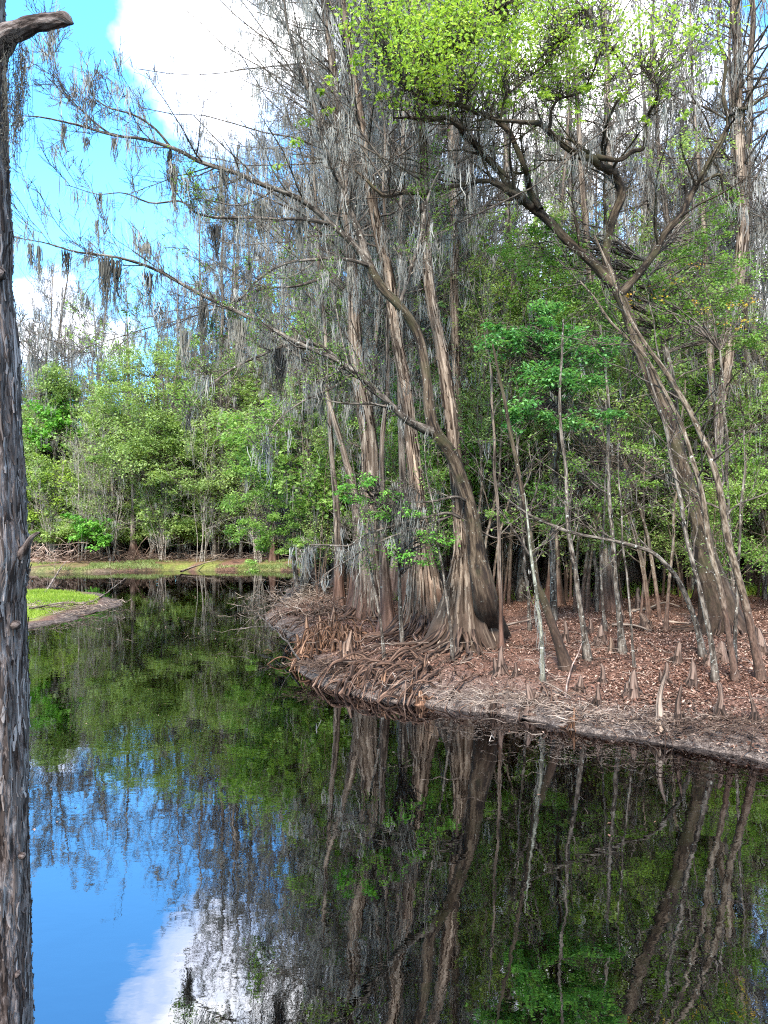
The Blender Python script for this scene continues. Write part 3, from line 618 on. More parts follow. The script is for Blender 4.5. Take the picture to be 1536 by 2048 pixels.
H('brown trunk squeezed between the orange brown cypress and its left neighbour', (815, 1230), [(812, 1100, 0, 10), (806, 950, 0, 9), (800, 800, 0, 9), (796, 650, 0, 8), (800, 480, 0, 7), (806, 260, 0, 6), (812, 40, 0, 4), (815, -150, 0, 2)], 'cyp', rb=15, flare=(.5, .6), limbs=30, t0=.9, seed=14, moss=1.2)
H('dark slender trunk with ragged bark left of the leftmost big cypress', (680, 1222), [(676, 1120, 0, 9), (670, 1000, 0, 8), (662, 860, 0, 7), (650, 700, 0, 6), (640, 540, 0, 5), (628, 350, 0, 4), (618, 180, 0, 2)], 'cyp', rb=13, flare=(.6, .5), limbs=34, t0=.7, seed=15, moss=1.4, Lr=(1.0, 3.4))
H('greyish trunk showing between the dark fluted cypress and the pale pinkish trunk', (968, 1180), [(964, 1060, 0, 11), (955, 900, 0, 9), (948, 700, 0, 8), (944, 500, 0, 7), (940, 300, 0, 6), (936, 80, 0, 4)], 'cypg', rb=15, flare=(.5, .7), limbs=30, t0=.9, seed=16, moss=1.0)
# right hand side
H('straight grey cypress with a reddish flared foot standing alone on the leaf covered flat', (1257, 1176), [(1254, 1120, 0, 21), (1250, 1050, 0, 17), (1244, 933, 0, 14), (1238, 783, 0, 13), (1234, 683, 0, 12), (1228, 500, 0, 11), (1220, 300, 0, 10), (1212, 100, 0, 9), (1205, -150, 0, 6), (1200, -350, 0, 2)], 'cypg', rb=32, flare=(.35, .9), fl=(9, .4, 1.4), limbs=40, t0=1.0, seed=7, moss=1.0)
H('tall thick grey cypress trunk near the right edge behind the lichen spotted leaning trunk', (1445, 1215), [(1440, 1150, 0, 24), (1432, 1080, 0, 20), (1435, 900, 0, 17), (1455, 700, 0, 17), (1480, 520, 0, 17), (1485, 400, 0, 16), (1480, 250, 0, 15), (1474, 80, 0, 14), (1468, -150, 0, 10), (1462, -380, 0, 3)], 'cypg', rb=34, flare=(.4, .9), limbs=40, t0=1.05, seed=8, moss=.8)
H('dark brown cypress with broad fluted foot at the right edge beyond the leaf litter', (1512, 1180), [(1508, 1120, 0, 36), (1504, 1050, 0, 26), (1500, 950, 0, 18), (1497, 800, 0, 14), (1492, 600, 0, 12), (1500, 300, 0, 10), (1505, 0, 0, 8), (1508, -300, 0, 3)], 'cyp', rb=44, fl=(9, .6, 1.4), flare=(.3, .8), limbs=36, t0=1.0, seed=9, moss=.7)
H('grey cypress trunk with a cut looking reddish side behind the moss coated sapling', (1050, 1185), [(1048, 1120, 0, 19), (1044, 1030, 0, 16), (1036, 930, 0, 14), (1030, 800, 0, 13), (1024, 650, 0, 12), (1018, 450, 0, 11), (1010, 200, 0, 10), (1005, -50, 0, 8), (1000, -320, 0, 3)], 'cypg', rb=25, flare=(.4, .7), limbs=36, t0=1.05, seed=10, moss=.9)
H('grey cypress trunk leaning slightly left on the flat, plum coloured at its foot', (1330, 1118), [(1320, 1080, 0, 13), (1308, 1020, 0, 11), (1296, 900, 0, 10), (1285, 700, 0, 9), (1290, 450, 0, 8), (1300, 200, 0, 7), (1310, -50, 0, 3)], 'cyp', rb=18, flare=(.35, .8), limbs=30, t0=1.0, seed=11, moss=.9)
H('pale grey slender trunk between the orange brown cypress and the leaning mottled tree', (890, 1195), [(880, 1050, 0, 11), (862, 900, 0, 10), (836, 760, 0, 10), (815, 640, 0, 9), (800, 480, 0, 8), (790, 360, 0, 7), (783, 200, 0, 6), (776, 0, 0, 4), (770, -150, 0, 2)], 'cypg', rb=15, flare=(.5, .7), limbs=30, t0=1.0, seed=12, moss=.9)

# ------------------------------------------------------------------ limbed heroes: the leaning mottled tree (left sky limbs) and the dark oak on the right
def limb_set(root, g, limbs, mat, mm, dens=1.0, up=.16, twr=.0045, wobble=.04, sub=(7, 5, 3), mossk=1.0, leaf=None):
    """each limb: list of (px,py,distance,radius px): a part of its own with its twigs"""
    ends = []
    for C in limbs:
        P, r = pix(C, 40); r = r*.74; P = wob(P, wobble, 1.6); L = np.linalg.norm(np.diff(P, axis=0), axis=1).sum()
        mb = MB(); mb.tube(P, r, 9, lambda th, LL, p: 1+(vn(np.stack([np.cos(th)+0*LL, np.sin(th)+0*LL, LL*4+0*th], -1)*1.6)-.5)*.45)
        c = max(11, int(L*2.6*dens))
        Pa, Ra = grow(P[None], r[None]*.9, c, .3, (30, 65), up, 8, .12, .45, .25, twr*1.3, .5, 2.4); mb.tubes(Pa, Ra, 4)
        Pb, Rb = grow(Pa, Ra, sub[0], .5, (25, 60), up, 6, .1, .6, .3, twr, .25, 1.2); mb.tubes(Pb, Rb, 3)
        Pc, Rc = grow(Pb, Rb, sub[1], .5, (25, 55), up, 4, .1, .7, .3, twr*.75, .12, .6); mb.tubes(Pc, Rc, 3)
        A = np.concatenate([along(P[None], int(L*2.2*mossk)), along(Pa, 1)[: int(len(Pa)*min(1, mossk))], along(Pb, 1)[: int(len(Pb)*.2*mossk)]])
        if len(A): mm.moss(A, R.uniform(.12, .75, len(A)), 9, .014, .05)
        mb.build('limb', M[mat], root, g); ends.append((P, Pa, Pb, Pc))
    return ends
def tree_D():
    global R; R = np.random.default_rng(21)
    r, g, P, rad = H('leaning dark mottled tree whose long bare limbs reach left over the water', (988, 1262), [(975, 1200, 15.6, 28), (955, 1116, 15.5, 25), (939, 1016, 15.4, 22), (905, 916, 15.3, 21), (865, 856, 15.2, 20), (850, 760, 15.2, 17), (838, 683, 15.2, 16), (820, 640, 15.1, 15), (795, 605, 15, 14), (760, 570, 15, 14), (735, 525, 15, 13)], 'dark', name='leaning_tree', rb=32, fl=(6, .3, 1.2), flare=(.15, .7), seed=20)
    m = MB(); m2 = MB(); Y = 15.0
    L = [
     [(735, 525, Y, 13), (718, 465, Y, 11), (700, 420, Y, 10), (680, 370, 14.9, 9), (655, 315, 14.8, 8), (632, 230, 14.6, 7), (600, 130, 14.4, 5), (575, 40, 14.2, 3.5), (560, -60, 14, 2)],
     [(745, 540, Y, 11), (700, 482, 14.8, 9), (659, 447, 14.6, 8), (612, 410, 14.4, 7.5), (560, 380, 14.2, 7), (512, 362, 14, 6.5), (467, 343, 13.8, 6), (400, 323, 13.6, 5.5), (350, 300, 13.4, 5), (293, 283, 13.2, 4.3), (233, 272, 13, 3.6), (167, 253, 12.8, 3), (90, 237, 12.6, 2.2), (30, 233, 12.4, 1.2)],
     [(659, 447, 14.6, 6), (612, 440, 14.3, 4.5), (559, 437, 14, 4), (512, 433, 13.8, 3.6), (400, 430, 13.5, 3.2), (360, 403, 13.4, 2.8), (300, 403, 13.2, 2.3), (247, 384, 13, 1.8), (190, 385, 12.8, 1.3), (130, 372, 12.7, .9)],
     [(866, 862, 15.2, 16), (842, 855, 15, 12), (812, 838, 14.8, 10.5), (779, 806, 14.6, 9.5), (742, 772, 14.4, 9), (709, 744, 14.2, 8), (668, 715, 14, 7), (600, 688, 13.8, 6.2), (512, 640, 13.5, 5.6), (433, 603, 13.3, 5), (320, 543, 13, 4.3), (267, 523, 12.8, 3.7), (200, 510, 12.6, 3.1), (140, 503, 12.5, 2.5), (87, 487, 12.4, 1.9), (25, 473, 12.3, 1.1)],
     [(340, 293, 13.4, 3.5), (310, 257, 13.3, 3), (267, 230, 13.2, 2.6), (213, 213, 13.1, 2), (180, 180, 13, 1.4), (200, 120, 13, .9)],
     [(220, 268, 13, 2.8), (197, 250, 12.9, 2.4), (150, 207, 12.8, 2.1), (120, 167, 12.7, 1.7), (100, 107, 12.6, 1.2), (76, 66, 12.6, .8)],
     [(700, 742, 14.2, 5), (645, 693, 14, 5), (579, 690, 13.8, 4), (500, 720, 13.6, 3.4), (430, 760, 13.4, 2.8), (390, 800, 13.2, 2), (360, 850, 13, 1.2)],
     [(669, 533, 14.6, 4), (639, 557, 14.4, 3.6), (575, 575, 14.2, 3.2), (512, 583, 14, 2.6), (460, 610, 13.8, 2)],
     [(735, 530, 14.9, 5), (700, 520, 14.7, 4.4), (649, 518, 14.4, 4), (579, 523, 14.2, 3.5), (512, 563, 14, 3), (470, 600, 13.8, 2.4), (350, 640, 13.3, 1.7), (200, 683, 12.8, 1.3), (120, 720, 12.6, 1.1), (36, 727, 12.4, .8)],
     [(709, 744, 14.2, 4), (660, 780, 14, 3.4), (610, 800, 13.9, 2.8), (560, 840, 13.7, 2.2), (520, 900, 13.5, 1.6)],
     [(930, 1000, 15.3, 4.5), (905, 993, 15, 3.6), (850, 1002, 14.8, 2.8), (770, 1006, 14.6, 2)],
     [(920, 1035, 15.2, 5), (890, 1026, 15, 4), (820, 1045, 14.7, 3.6), (730, 1070, 14.4, 3), (690, 1095, 14.2, 2.6), (620, 1088, 14, 1.8)],
     [(900, 1032, 15.1, 4), (830, 1060, 14.8, 3), (740, 1092, 14.5, 2.6), (690, 1125, 14.3, 2.2), (650, 1150, 14.2, 1.4)],
     [(800, 608, 15, 7), (810, 575, 15, 5.5), (838, 480, 15, 5), (848, 420, 15.1, 4), (870, 360, 15.2, 3), (905, 300, 15.2, 1.5)],
    ]
    E = limb_set(r, g, L, 'limb', m, 1.45); lf = MB()
    for i in (2, 3, 6, 7, 8, 9, 10, 11, 12, 13):
        A = along(E[i][3], 3); A = A[(vn(A*1.1+3) > .47) & (A[:, 0] > (-5.2 if i in (6, 7, 8, 9) else -3.6))]; lf.leaves(A+R.normal(size=A.shape)*.04, .055, .7, .55, .3, vn(A*.8))
    lf.build('crown', M['lf_mid'], r, g, smooth=False)
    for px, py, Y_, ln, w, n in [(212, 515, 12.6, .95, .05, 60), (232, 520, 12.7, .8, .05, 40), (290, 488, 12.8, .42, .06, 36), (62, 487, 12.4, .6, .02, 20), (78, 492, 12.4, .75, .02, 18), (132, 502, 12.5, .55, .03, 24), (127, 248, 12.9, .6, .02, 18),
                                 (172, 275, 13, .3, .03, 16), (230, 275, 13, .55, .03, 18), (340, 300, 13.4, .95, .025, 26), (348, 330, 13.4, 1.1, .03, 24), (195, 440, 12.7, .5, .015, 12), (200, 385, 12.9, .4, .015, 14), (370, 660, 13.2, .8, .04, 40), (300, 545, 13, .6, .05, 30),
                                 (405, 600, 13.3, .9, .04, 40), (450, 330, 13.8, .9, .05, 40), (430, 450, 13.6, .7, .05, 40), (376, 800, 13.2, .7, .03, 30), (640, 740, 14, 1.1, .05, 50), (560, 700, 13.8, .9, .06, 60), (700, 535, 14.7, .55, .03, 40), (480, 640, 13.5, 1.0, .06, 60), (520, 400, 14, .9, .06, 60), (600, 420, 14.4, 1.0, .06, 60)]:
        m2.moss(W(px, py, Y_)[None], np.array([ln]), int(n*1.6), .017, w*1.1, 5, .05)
    m2.build('shade_toned_moss_tuft', M['mossm'], r, g, smooth=False); m.build('spanish_moss', M['moss'], r, g, smooth=False)  # first mesh: tufts coloured dark to look backlit against the sky
tree_D()
def tree_F():
    global R; R = np.random.default_rng(33)
    r, g, P, rad = H('dark lichen spotted oak leaning left with crooked black limbs and a yellow green crown', (1452, 1258), [(1435, 1200, 0, 36), (1417, 1130, 0, 30), (1400, 1050, 0, 27), (1374, 973, 0, 24), (1350, 896, 0, 22), (1330, 826, 0, 20), (1304, 756, 0, 19), (1274, 690, 0, 17), (1250, 617, 0, 16), (1227, 570, 0, 15)], 'dark', name='oak_tree', rb=46, fl=(7, .3, 1.0), flare=(.3, .5), seed=30)
    m = MB(); Y = g[1]; a, b, c = Y, Y-1, Y-2
    L = [
     [(1229, 575, a, 15), (1184, 523, a, 13), (1124, 467, a, 12.5), (1067, 410, a, 12), (1024, 390, b, 11), (979, 364, b, 7), (912, 370, b, 6.5), (862, 383, b, 7), (822, 389, b, 6.5), (779, 390, c, 5.5), (742, 363, c, 4.6), (699, 337, c, 3.6), (672, 317, c, 2.2), (640, 290, c, 1.2)],
     [(1050, 402, a, 11), (1019, 378, b, 10), (1000, 345, b, 9.5), (979, 323, b, 9), (945, 288, b, 8.5), (912, 253, c, 8), (889, 235, c, 6.5), (845, 236, c, 5), (785, 238, c, 2.5)],
     [(1080, 420, a, 10), (1057, 373, a, 8.5), (1051, 333, b, 8), (1024, 275, b, 7.5), (979, 240, b, 7), (930, 215, c, 6.5), (880, 205, c, 6), (845, 203, c, 5), (805, 178, c, 2.5)],
     [(1227, 570, a, 14), (1214, 520, a, 12), (1214, 467, a, 12), (1224, 423, a, 12), (1238, 383, a, 12.5), (1222, 350, a, 13), (1191, 313, b, 12), (1164, 309, b, 9), (1124, 280, b, 8.5), (1091, 250, b, 8), (1041, 240, c, 5.5), (1000, 246, c, 3.5), (960, 230, c, 2)],
     [(1191, 313, b, 7.5), (1237, 317, b, 6.5), (1264, 300, b, 6), (1291, 293, b, 5.5), (1296, 230, b, 4.5), (1321, 190, c, 3.6), (1314, 167, c, 2.5), (1280, 130, c, 1.5)],
     [(1238, 590, a, 13), (1280, 545, a, 10), (1314, 500, a, 10), (1344, 453, a, 9.5), (1391, 373, a, 9), (1431, 307, a, 8.5), (1457, 250, a, 7.5), (1461, 225, a, 6), (1450, 160, a, 5), (1436, 80, a, 4), (1440, -20, a, 2)],
     [(1460, 230, a, 5), (1491, 216, b, 5), (1536, 197, b, 4), (1600, 170, b, 2)],
     [(1222, 350, a, 4), (1200, 290, a, 4), (1230, 220, b, 3.6), (1262, 170, b, 3), (1230, 90, b, 2.4), (1180, 20, b, 1.5)],
     [(1100, 255, b, 4), (1110, 200, b, 3.6), (1160, 180, b, 3), (1200, 120, c, 2.2), (1205, 20, c, 1.5)],
     [(1391, 373, a, 4.5), (1437, 350, a, 4), (1450, 380, a, 2.5), (1490, 420, a, 1.5)],
     [(880, 205, c, 3), (860, 160, c, 3), (900, 110, c, 2.6), (960, 60, c, 2), (1010, 10, c, 1.2)],
     [(1000, 246, c, 3), (1020, 190, c, 3), (1080, 130, c, 2.4), (1130, 70, c, 2), (1180, 30, c, 1.2)],
    ]
    E = limb_set(r, g, L, 'dark', m, .8, .1, .005, .1, (5, 3), .5); lf = MB(); tw = MB(); E2 = []
    for px, py, rx, ry, n in [(760, 60, 60, 45, 22), (740, 40, 40, 30, 14), (830, 60, 70, 45, 30), (840, 115, 70, 40, 26), (920, 40, 80, 45, 36), (950, 110, 90, 45, 36), (1020, 50, 80, 55, 40), (1050, 130, 90, 40, 34), (1100, 40, 70, 40, 26), (1150, 100, 80, 45, 30), (1000, 160, 60, 25, 16),
                              (1210, 60, 60, 50, 18), (1260, 110, 50, 40, 14), (1340, 70, 80, 50, 22), (1380, 120, 60, 40, 14), (1280, 30, 60, 30, 12), (1180, 20, 60, 30, 16), (900, 10, 90, 30, 22), (1060, 0, 100, 30, 26), (990, -50, 200, 40, 30), (800, 150, 40, 20, 8), (890, 160, 50, 20, 9), (1130, 160, 50, 25, 9), (1200, 140, 60, 30, 10), (1400, 60, 60, 40, 8)]:
        Yc = c+R.uniform(-1.2, 1.0); s = Yc/F
        E2.append(clumps(W(px, py, Yc), (rx*s*1.1, 1.3, ry*s*1.15), max(2, int(n*(1.75 if px < 1180 else .8))), int(R.integers(8, 28)), lf, .09, .6, R.uniform(.22, .5), .05))
    E2 = np.concatenate(E2); src = np.concatenate([x[0] for x in E]); 
    d = np.linalg.norm(E2[:, None]-src[None], axis=2)+np.maximum(src[None, :, 2]-E2[:, None, 2], 0)*2; B = src[d.argmin(1)]
    t = np.linspace(0, 1, 9)[None, :, None]; Q = B[:, None]*(1-t)+E2[:, None]*t; Q += R.normal(size=Q.shape)*.06*np.sin(t*PI); tw.tubes(Q, np.linspace(.012, .004, 9)[None]+np.zeros((len(Q), 1)), 3)
    for (px, py, n) in [(760, 190, 3), (900, 200, 3), (1010, 210, 3), (1090, 190, 4), (1170, 170, 4), (1250, 190, 3), (1330, 180, 3), (1420, 170, 3), (720, 120, 4), (1440, 110, 3), (1290, 240, 2), (1390, 60, 4), (640, 190, 2), (655, 215, 2), (610, 250, 3), (590, 280, 3), (660, 160, 2), (700, 130, 2), (560, 330, 2), (1300, 200, 2), (1370, 230, 2), (1160, 230, 2)]:
        clumps(W(px, py, c), (.12, .12, .12), n, 14, lf, .09, .5, .3)
    lf.build('crown', M['lf_yel'], r, g, smooth=False); tw.build('branches', M['twig'], r, g); m.build('spanish_moss', M['moss'], r, g, smooth=False)
    rs = fan(14, 150, 330, .5, .5, 1.6, .03, .06, .25); roots(r, g, rs, 'rootd')
tree_F()

# ------------------------------------------------------------------ saplings on the right bank
def sapling(label, base, ctrl, mat='sap', rb=8, tw=12, leaf=0, lmat='lf_mid', seed=0, moss=0, name='sapling', lsize=.06):
    global R; R = np.random.default_rng(seed+300)
    g = gpt(*base); Y = g[1]; C = [np.append(g-[0, 0, .15], rb/F*Y)]+[np.append(W(p[0], p[1], Y+p[2]), p[3]/F*Y) for p in ctrl]
    S = spline(C, 60); P, r = S[:, :3], np.maximum(S[:, 3], .005); P = wob(P, .035, 1.5); h = P[:, 2]-g[2]; r = r*.85*(1+.6*np.exp(-np.maximum(h, 0)/.18))
    root = empty(name, g, label, 'sapling'); a, b, l, m = MB(), MB(), MB(), MB(); a.tube(P, r, 12, flute(5, .15, .3, seed)); a.build('trunk', M[mat], root, g)
    if tw:
        P1, R1 = grow(P[None], r[None], tw, .3, (35, 75), .1, 8, .35, .4, .3, .005, .5, 2.2); b.tubes(P1, R1, 4)
        P2, R2 = grow(P1, R1, 5, .5, (25, 60), .08, 5, .15, .6, .3, .004, .2, 1); b.tubes(P2, R2, 3); b.build('branches', M['twig'], root, g)
        if leaf: A = along(P2, leaf); A = A[R.random(len(A)) < .8]; l.leaves(A, lsize, .75, .5, .2, vn(A*.8)); l.build('crown', M[lmat], root, g, smooth=False)
    if moss: A = along(P[None], moss); A = A[A[:, 2] < 2.5]; m.moss(A, R.uniform(.1, .4, len(A)), 12, .012, .03); m.build('spanish_moss', M['moss'], root, g, smooth=False)
    return root, g, P, r
sapling('pale sapling at the far right edge with white lichen blotches, leaning left and forking high', (1527, 1362), [(1497, 1233, 0, 9), (1474, 1146, 0, 8.5), (1447, 1033, 0, 8), (1431, 960, 0, 7.5), (1407, 883, 0, 7), (1374, 813, 0, 6.5), (1341, 756, 0, 6), (1297, 700, 0, 5), (1250, 610, 0, 4), (1220, 540, 0, 3), (1190, 470, 0, 2)], rb=10, seed=1, tw=16, leaf=3, lmat='lf_mid')
sapling('slim sapling with white lichen leaning left in front of the dark oak trunk', (1474, 1362), [(1454, 1250, 0, 6.5), (1427, 1126, 0, 6.5), (1407, 1016, 0, 6), (1384, 916, 0, 5.5), (1371, 870, 0, 5), (1344, 810, 0, 4.6), (1314, 753, 0, 4), (1271, 690, 0, 3.6), (1220, 640, 0, 3), (1160, 560, 0, 2)], rb=8, seed=2, tw=14, leaf=3)
sapling('brown sapling bent far over left in a long low arch above the leaf litter', (1409, 1315), [(1391, 1243, 0, 6), (1357, 1166, -.2, 5.5), (1314, 1110, -.3, 4.6), (1270, 1092, -.4, 4), (1224, 1080, -.5, 3.8), (1167, 1071, -.6, 3.4), (1124, 1060, -.7, 4), (1064, 1033, -.8, 3.2), (1024, 1006, -.9, 2), (1000, 985, -1, 1)], mat='limb', rb=8, seed=3, tw=8, leaf=2)
sapling('dark brown sapling leaning left with a swollen foot by the pale lichen coated stem', (1140, 1340), [(1114, 1276, 0, 11), (1091, 1210, 0, 9.5), (1074, 1160, 0, 8.5), (1062, 1083, 0, 8), (1048, 1000, 0, 6), (1030, 900, 0, 5), (1010, 800, 0, 4), (985, 690, 0, 2)], mat='dark', rb=14, seed=4, tw=10, leaf=2)
sapling('pale stem wholly coated in grey green lichen and hanging moss', (1086, 1362), [(1083, 1300, 0, 4.5), (1080, 1250, 0, 4.5), (1071, 1183, 0, 4), (1064, 1130, 0, 3.4), (1058, 1060, 0, 2.6), (1050, 990, 0, 1.4)], mat='pale', rb=4.5, seed=5, tw=7, moss=18, leaf=3)
sapling('thin dark sapling, upright with a slight crook, right of the lichen coated stem', (1178, 1318), [(1164, 1233, 0, 6.5), (1154, 1166, 0, 6), (1144, 1100, 0, 5.5), (1133, 1030, 0, 4.5), (1130, 930, 0, 4), (1120, 800, 0, 3.5), (1125, 640, 0, 2)], mat='limb', rb=9, seed=6, tw=10, leaf=3)
sapling('straight brown sapling standing before the lone grey cypress with reddish foot', (1246, 1307), [(1237, 1216, 0, 6), (1231, 1150, 0, 5.5), (1224, 1050, 0, 5), (1218, 930, 0, 4), (1214, 800, 0, 3.5), (1200, 650, 0, 2)], mat='limb', rb=9, seed=7, tw=10, leaf=3)
sapling('hair thin sapling right of the straight brown sapling', (1271, 1338), [(1262, 1260, 0, 2.6), (1255, 1180, 0, 2.4), (1250, 1100, 0, 2.2), (1240, 980, 0, 1.8), (1236, 880, 0, 1)], mat='limb', rb=3.4, seed=8, tw=4, leaf=2)
sapling('dark sapling rooted left of the pale edge sapling, bending left at knee height', (1432, 1362), [(1425, 1300, 0, 6.5), (1411, 1233, 0, 6), (1390, 1150, 0, 5.5), (1370, 1060, 0, 5), (1352, 950, 0, 4.4), (1330, 850, 0, 4), (1290, 730, 0, 2)], mat='limb', rb=8, seed=9, tw=10, leaf=3)
sapling('white spotted slender tree leaning left on the flat behind the dark oak', (1395, 1185), [(1375, 1100, 0, 6), (1352, 1020, 0, 6), (1335, 940, 0, 5.5), (1312, 850, 0, 5), (1290, 740, 0, 4.5), (1270, 600, 0, 4), (1255, 450, 0, 2)], mat='pale', rb=7, seed=10, tw=14, leaf=3)
sapling('thin pale sapling between the lone grey cypress and the brown trunks to its left', (1228, 1160), [(1222, 1080, 0, 4.5), (1210, 1000, 0, 4.5), (1198, 920, 0, 4), (1190, 820, 0, 3.6), (1180, 680, 0, 2)], mat='pale', rb=5, seed=11, tw=10, leaf=3)
sapling('reddish brown pole sapling right beside the leaning mottled tree', (1004, 1300), [(1002, 1230, 0, 5), (1000, 1150, 0, 4.6), (996, 1050, 0, 4), (990, 930, 0, 3.6), (984, 780, 0, 3), (975, 640, 0, 1.6)], mat='cyp', rb=6, seed=12, tw=10, leaf=3)
sapling('short dead black pole stuck in the leaf litter', (1131, 1203), [(1130, 1170, 0, 4), (1129, 1142, 0, 3)], mat='dark', rb=4.4, seed=13, tw=0)

sapling('needle thin brown sapling left of the straight brown sapling, slightly bowed', (1212, 1262), [(1206, 1200, 0, 3), (1204, 1130, 0, 2.8), (1208, 1040, 0, 2.4), (1215, 920, 0, 2), (1212, 800, 0, 1)], mat='limb', rb=4, seed=14, tw=8, leaf=5)
sapling('thin grey sapling right of the fallen grey pole, leaning right', (1330, 1262), [(1336, 1200, 0, 4), (1344, 1120, 0, 3.6), (1350, 1020, 0, 3), (1362, 900, 0, 2.4), (1368, 760, 0, 1.4)], mat='sap', rb=5, seed=15, tw=9, leaf=5)
sapling('short slim sapling with drooping twigs beside the wide weathered knee', (1468, 1330), [(1470, 1270, 0, 4), (1476, 1190, 0, 3.6), (1478, 1100, 0, 3), (1486, 980, 0, 2.4), (1490, 860, 0, 1.4)], mat='limb', rb=5, seed=16, tw=9, leaf=5)
sapling('thin dark stem between the dark swollen footed sapling and the leaning mottled tree', (1060, 1262), [(1056, 1200, 0, 3.4), (1050, 1120, 0, 3), (1040, 1010, 0, 2.6), (1034, 900, 0, 2), (1030, 800, 0, 1)], mat='limb', rb=4, seed=17, tw=8, leaf=5)
sapling('twiggy bare sapling at the water side of the orange brown cypress', (770, 1320), [(762, 1250, 0, 3), (748, 1170, 0, 2.8), (730, 1080, 0, 2.2), (716, 990, 0, 1.6), (700, 900, 0, 1)], mat='limb', rb=4, seed=18, tw=14, leaf=3)
sapling('twiggy sapling with tiny leaves before the foot of the dark fluted cypress', (905, 1325), [(900, 1250, 0, 3), (888, 1160, 0, 2.8), (872, 1060, 0, 2.2), (856, 960, 0, 1.6), (850, 880, 0, 1)], mat='limb', rb=4, seed=19, tw=14, leaf=4)
# ------------------------------------------------------------------ leafy young trees placed one by one
def leafy(label, base, ctrl, blobs, mat, lsize, per=34, rb=8, tmat='limb', seed=0, name='young_tree', flat_=.65, extra=None, r0=.02, cat='tree'):
    """blobs: (px,py,distance,rx px,ry px,clumps)"""
    global R; R = np.random.default_rng(seed+500)
    g = gpt(*base) if len(base) == 2 else np.array([(base[0]-768)/F*base[2], base[2], float(ground((base[0]-768)/F*base[2], base[2]))])
    Y = g[1]; S = spline([np.append(g-[0, 0, .15], rb/F*Y)]+[np.append(W(p[0], p[1], p[2] or Y), p[3]/F*Y) for p in ctrl], 40)
    P, r = wob(S[:, :3], .05, 1.2), np.maximum(S[:, 3], .006); root = empty(name, g, label, cat); a, b, l = MB(), MB(), MB()
    a.tube(P, r, 9); a.build('trunk', M[tmat], root, g); E = []
    for px, py, Yb, rx, ry, nc in blobs:
        Yb = Yb or Y; s = Yb/F; E.append(clumps(W(px, py, Yb), (rx*s, rx*s*.8, ry*s), nc, per, l, lsize, flat_, .2, .15))
    E = np.concatenate(E); mid = reach(b, P, r, E, r0, .08, .25); 
    P2, R2 = grow(mid[:, 3:], np.full((len(mid), 5), .006), 3, .5, (25, 60), .1, 4, .1, .7, .3, .004, .15, .7); b.tubes(P2, R2, 3); b.build('branches', M['twig'], root, g)
    l.build('crown', M[mat], root, g, smooth=False)
    return root
leafy('young tree with emerald green leaf sprays before the grey trunks right of centre', (1108, 1240), [(1105, 1100, 0, 6), (1112, 950, 0, 5), (1120, 820, 15.6, 4), (1110, 700, 15.2, 3), (1090, 600, 15, 2)],
      [(1000, 690, 14.8, 45, 26, 14), (1060, 665, 14.8, 60, 30, 22), (1130, 690, 14.8, 60, 40, 26), (1200, 705, 15, 50, 35, 18), (1080, 745, 14.6, 60, 30, 20), (1150, 765, 14.6, 60, 30, 20), (1060, 815, 14.5, 50, 35, 20), (1030, 850, 14.5, 30, 30, 10), (1130, 840, 14.6, 60, 22, 14), (1210, 830, 14.8, 40, 18, 9), (990, 660, 15, 30, 20, 6), (1100, 620, 15, 50, 25, 10)], 'lf_em', .085, 44, 8, seed=1, flat_=.8)
leafy('small sapling with fresh green leaf sprays in front of the orange brown cypress', (806, 1290), [(800, 1200, 0, 4), (795, 1100, 0, 3.4), (770, 1020, 0, 2.6), (740, 970, 0, 1.4)],
      [(690, 972, 14.6, 32, 16, 7), (725, 962, 14.6, 40, 16, 9), (720, 1000, 14.5, 46, 14, 9), (765, 990, 14.5, 40, 14, 7), (800, 1022, 14.5, 50, 15, 10), (740, 1030, 14.5, 40, 12, 7), (850, 1070, 14.6, 40, 20, 7), (880, 1085, 14.7, 40, 20, 6), (810, 1110, 14.6, 50, 25, 7), (860, 1120, 14.8, 30, 18, 4)], 'lf_br', .06, 26, 5, seed=2)
leafy('airy young tree with fine yellow green leaves beneath the oak limbs at upper right', (1390, 1190), [(1370, 1000, 0, 7), (1350, 800, 19, 6), (1320, 650, 18.5, 4), (1290, 520, 18, 2)],
      [(1040, 500, 18, 60, 40, 14), (1100, 540, 18, 70, 45, 20), (1170, 600, 18, 70, 45, 20), (1080, 450, 18, 50, 30, 8), (1240, 530, 18.4, 60, 40, 12), (1300, 560, 18.4, 70, 50, 20), (1370, 500, 18.6, 70, 50, 18), (1400, 590, 18.4, 80, 50, 24), (1470, 560, 18.6, 60, 60, 18), (1480, 660, 18.6, 60, 50, 18), (1340, 650, 18.4, 80, 50, 20), (1220, 660, 18.2, 60, 40, 12), (1140, 480, 18, 40, 30, 6), (1430, 430, 18.8, 60, 50, 12)], 'lf_mid', .075, 70, 8, seed=3, flat_=.55)
leafy('thin shrub with a few orange yellow leaves beneath the yellow green young tree', (1470, 1240), [(1460, 1050, 0, 4), (1450, 850, 17.8, 3), (1440, 700, 17.6, 2)],
      [(1390, 560, 17.6, 50, 30, 3), (1430, 610, 17.6, 50, 30, 4), (1480, 640, 17.6, 50, 35, 4), (1300, 590, 17.6, 60, 30, 3), (1250, 600, 17.6, 40, 20, 2), (1500, 600, 17.6, 30, 30, 2)], 'lf_or', .065, 12, 4, seed=4, name='shrub')
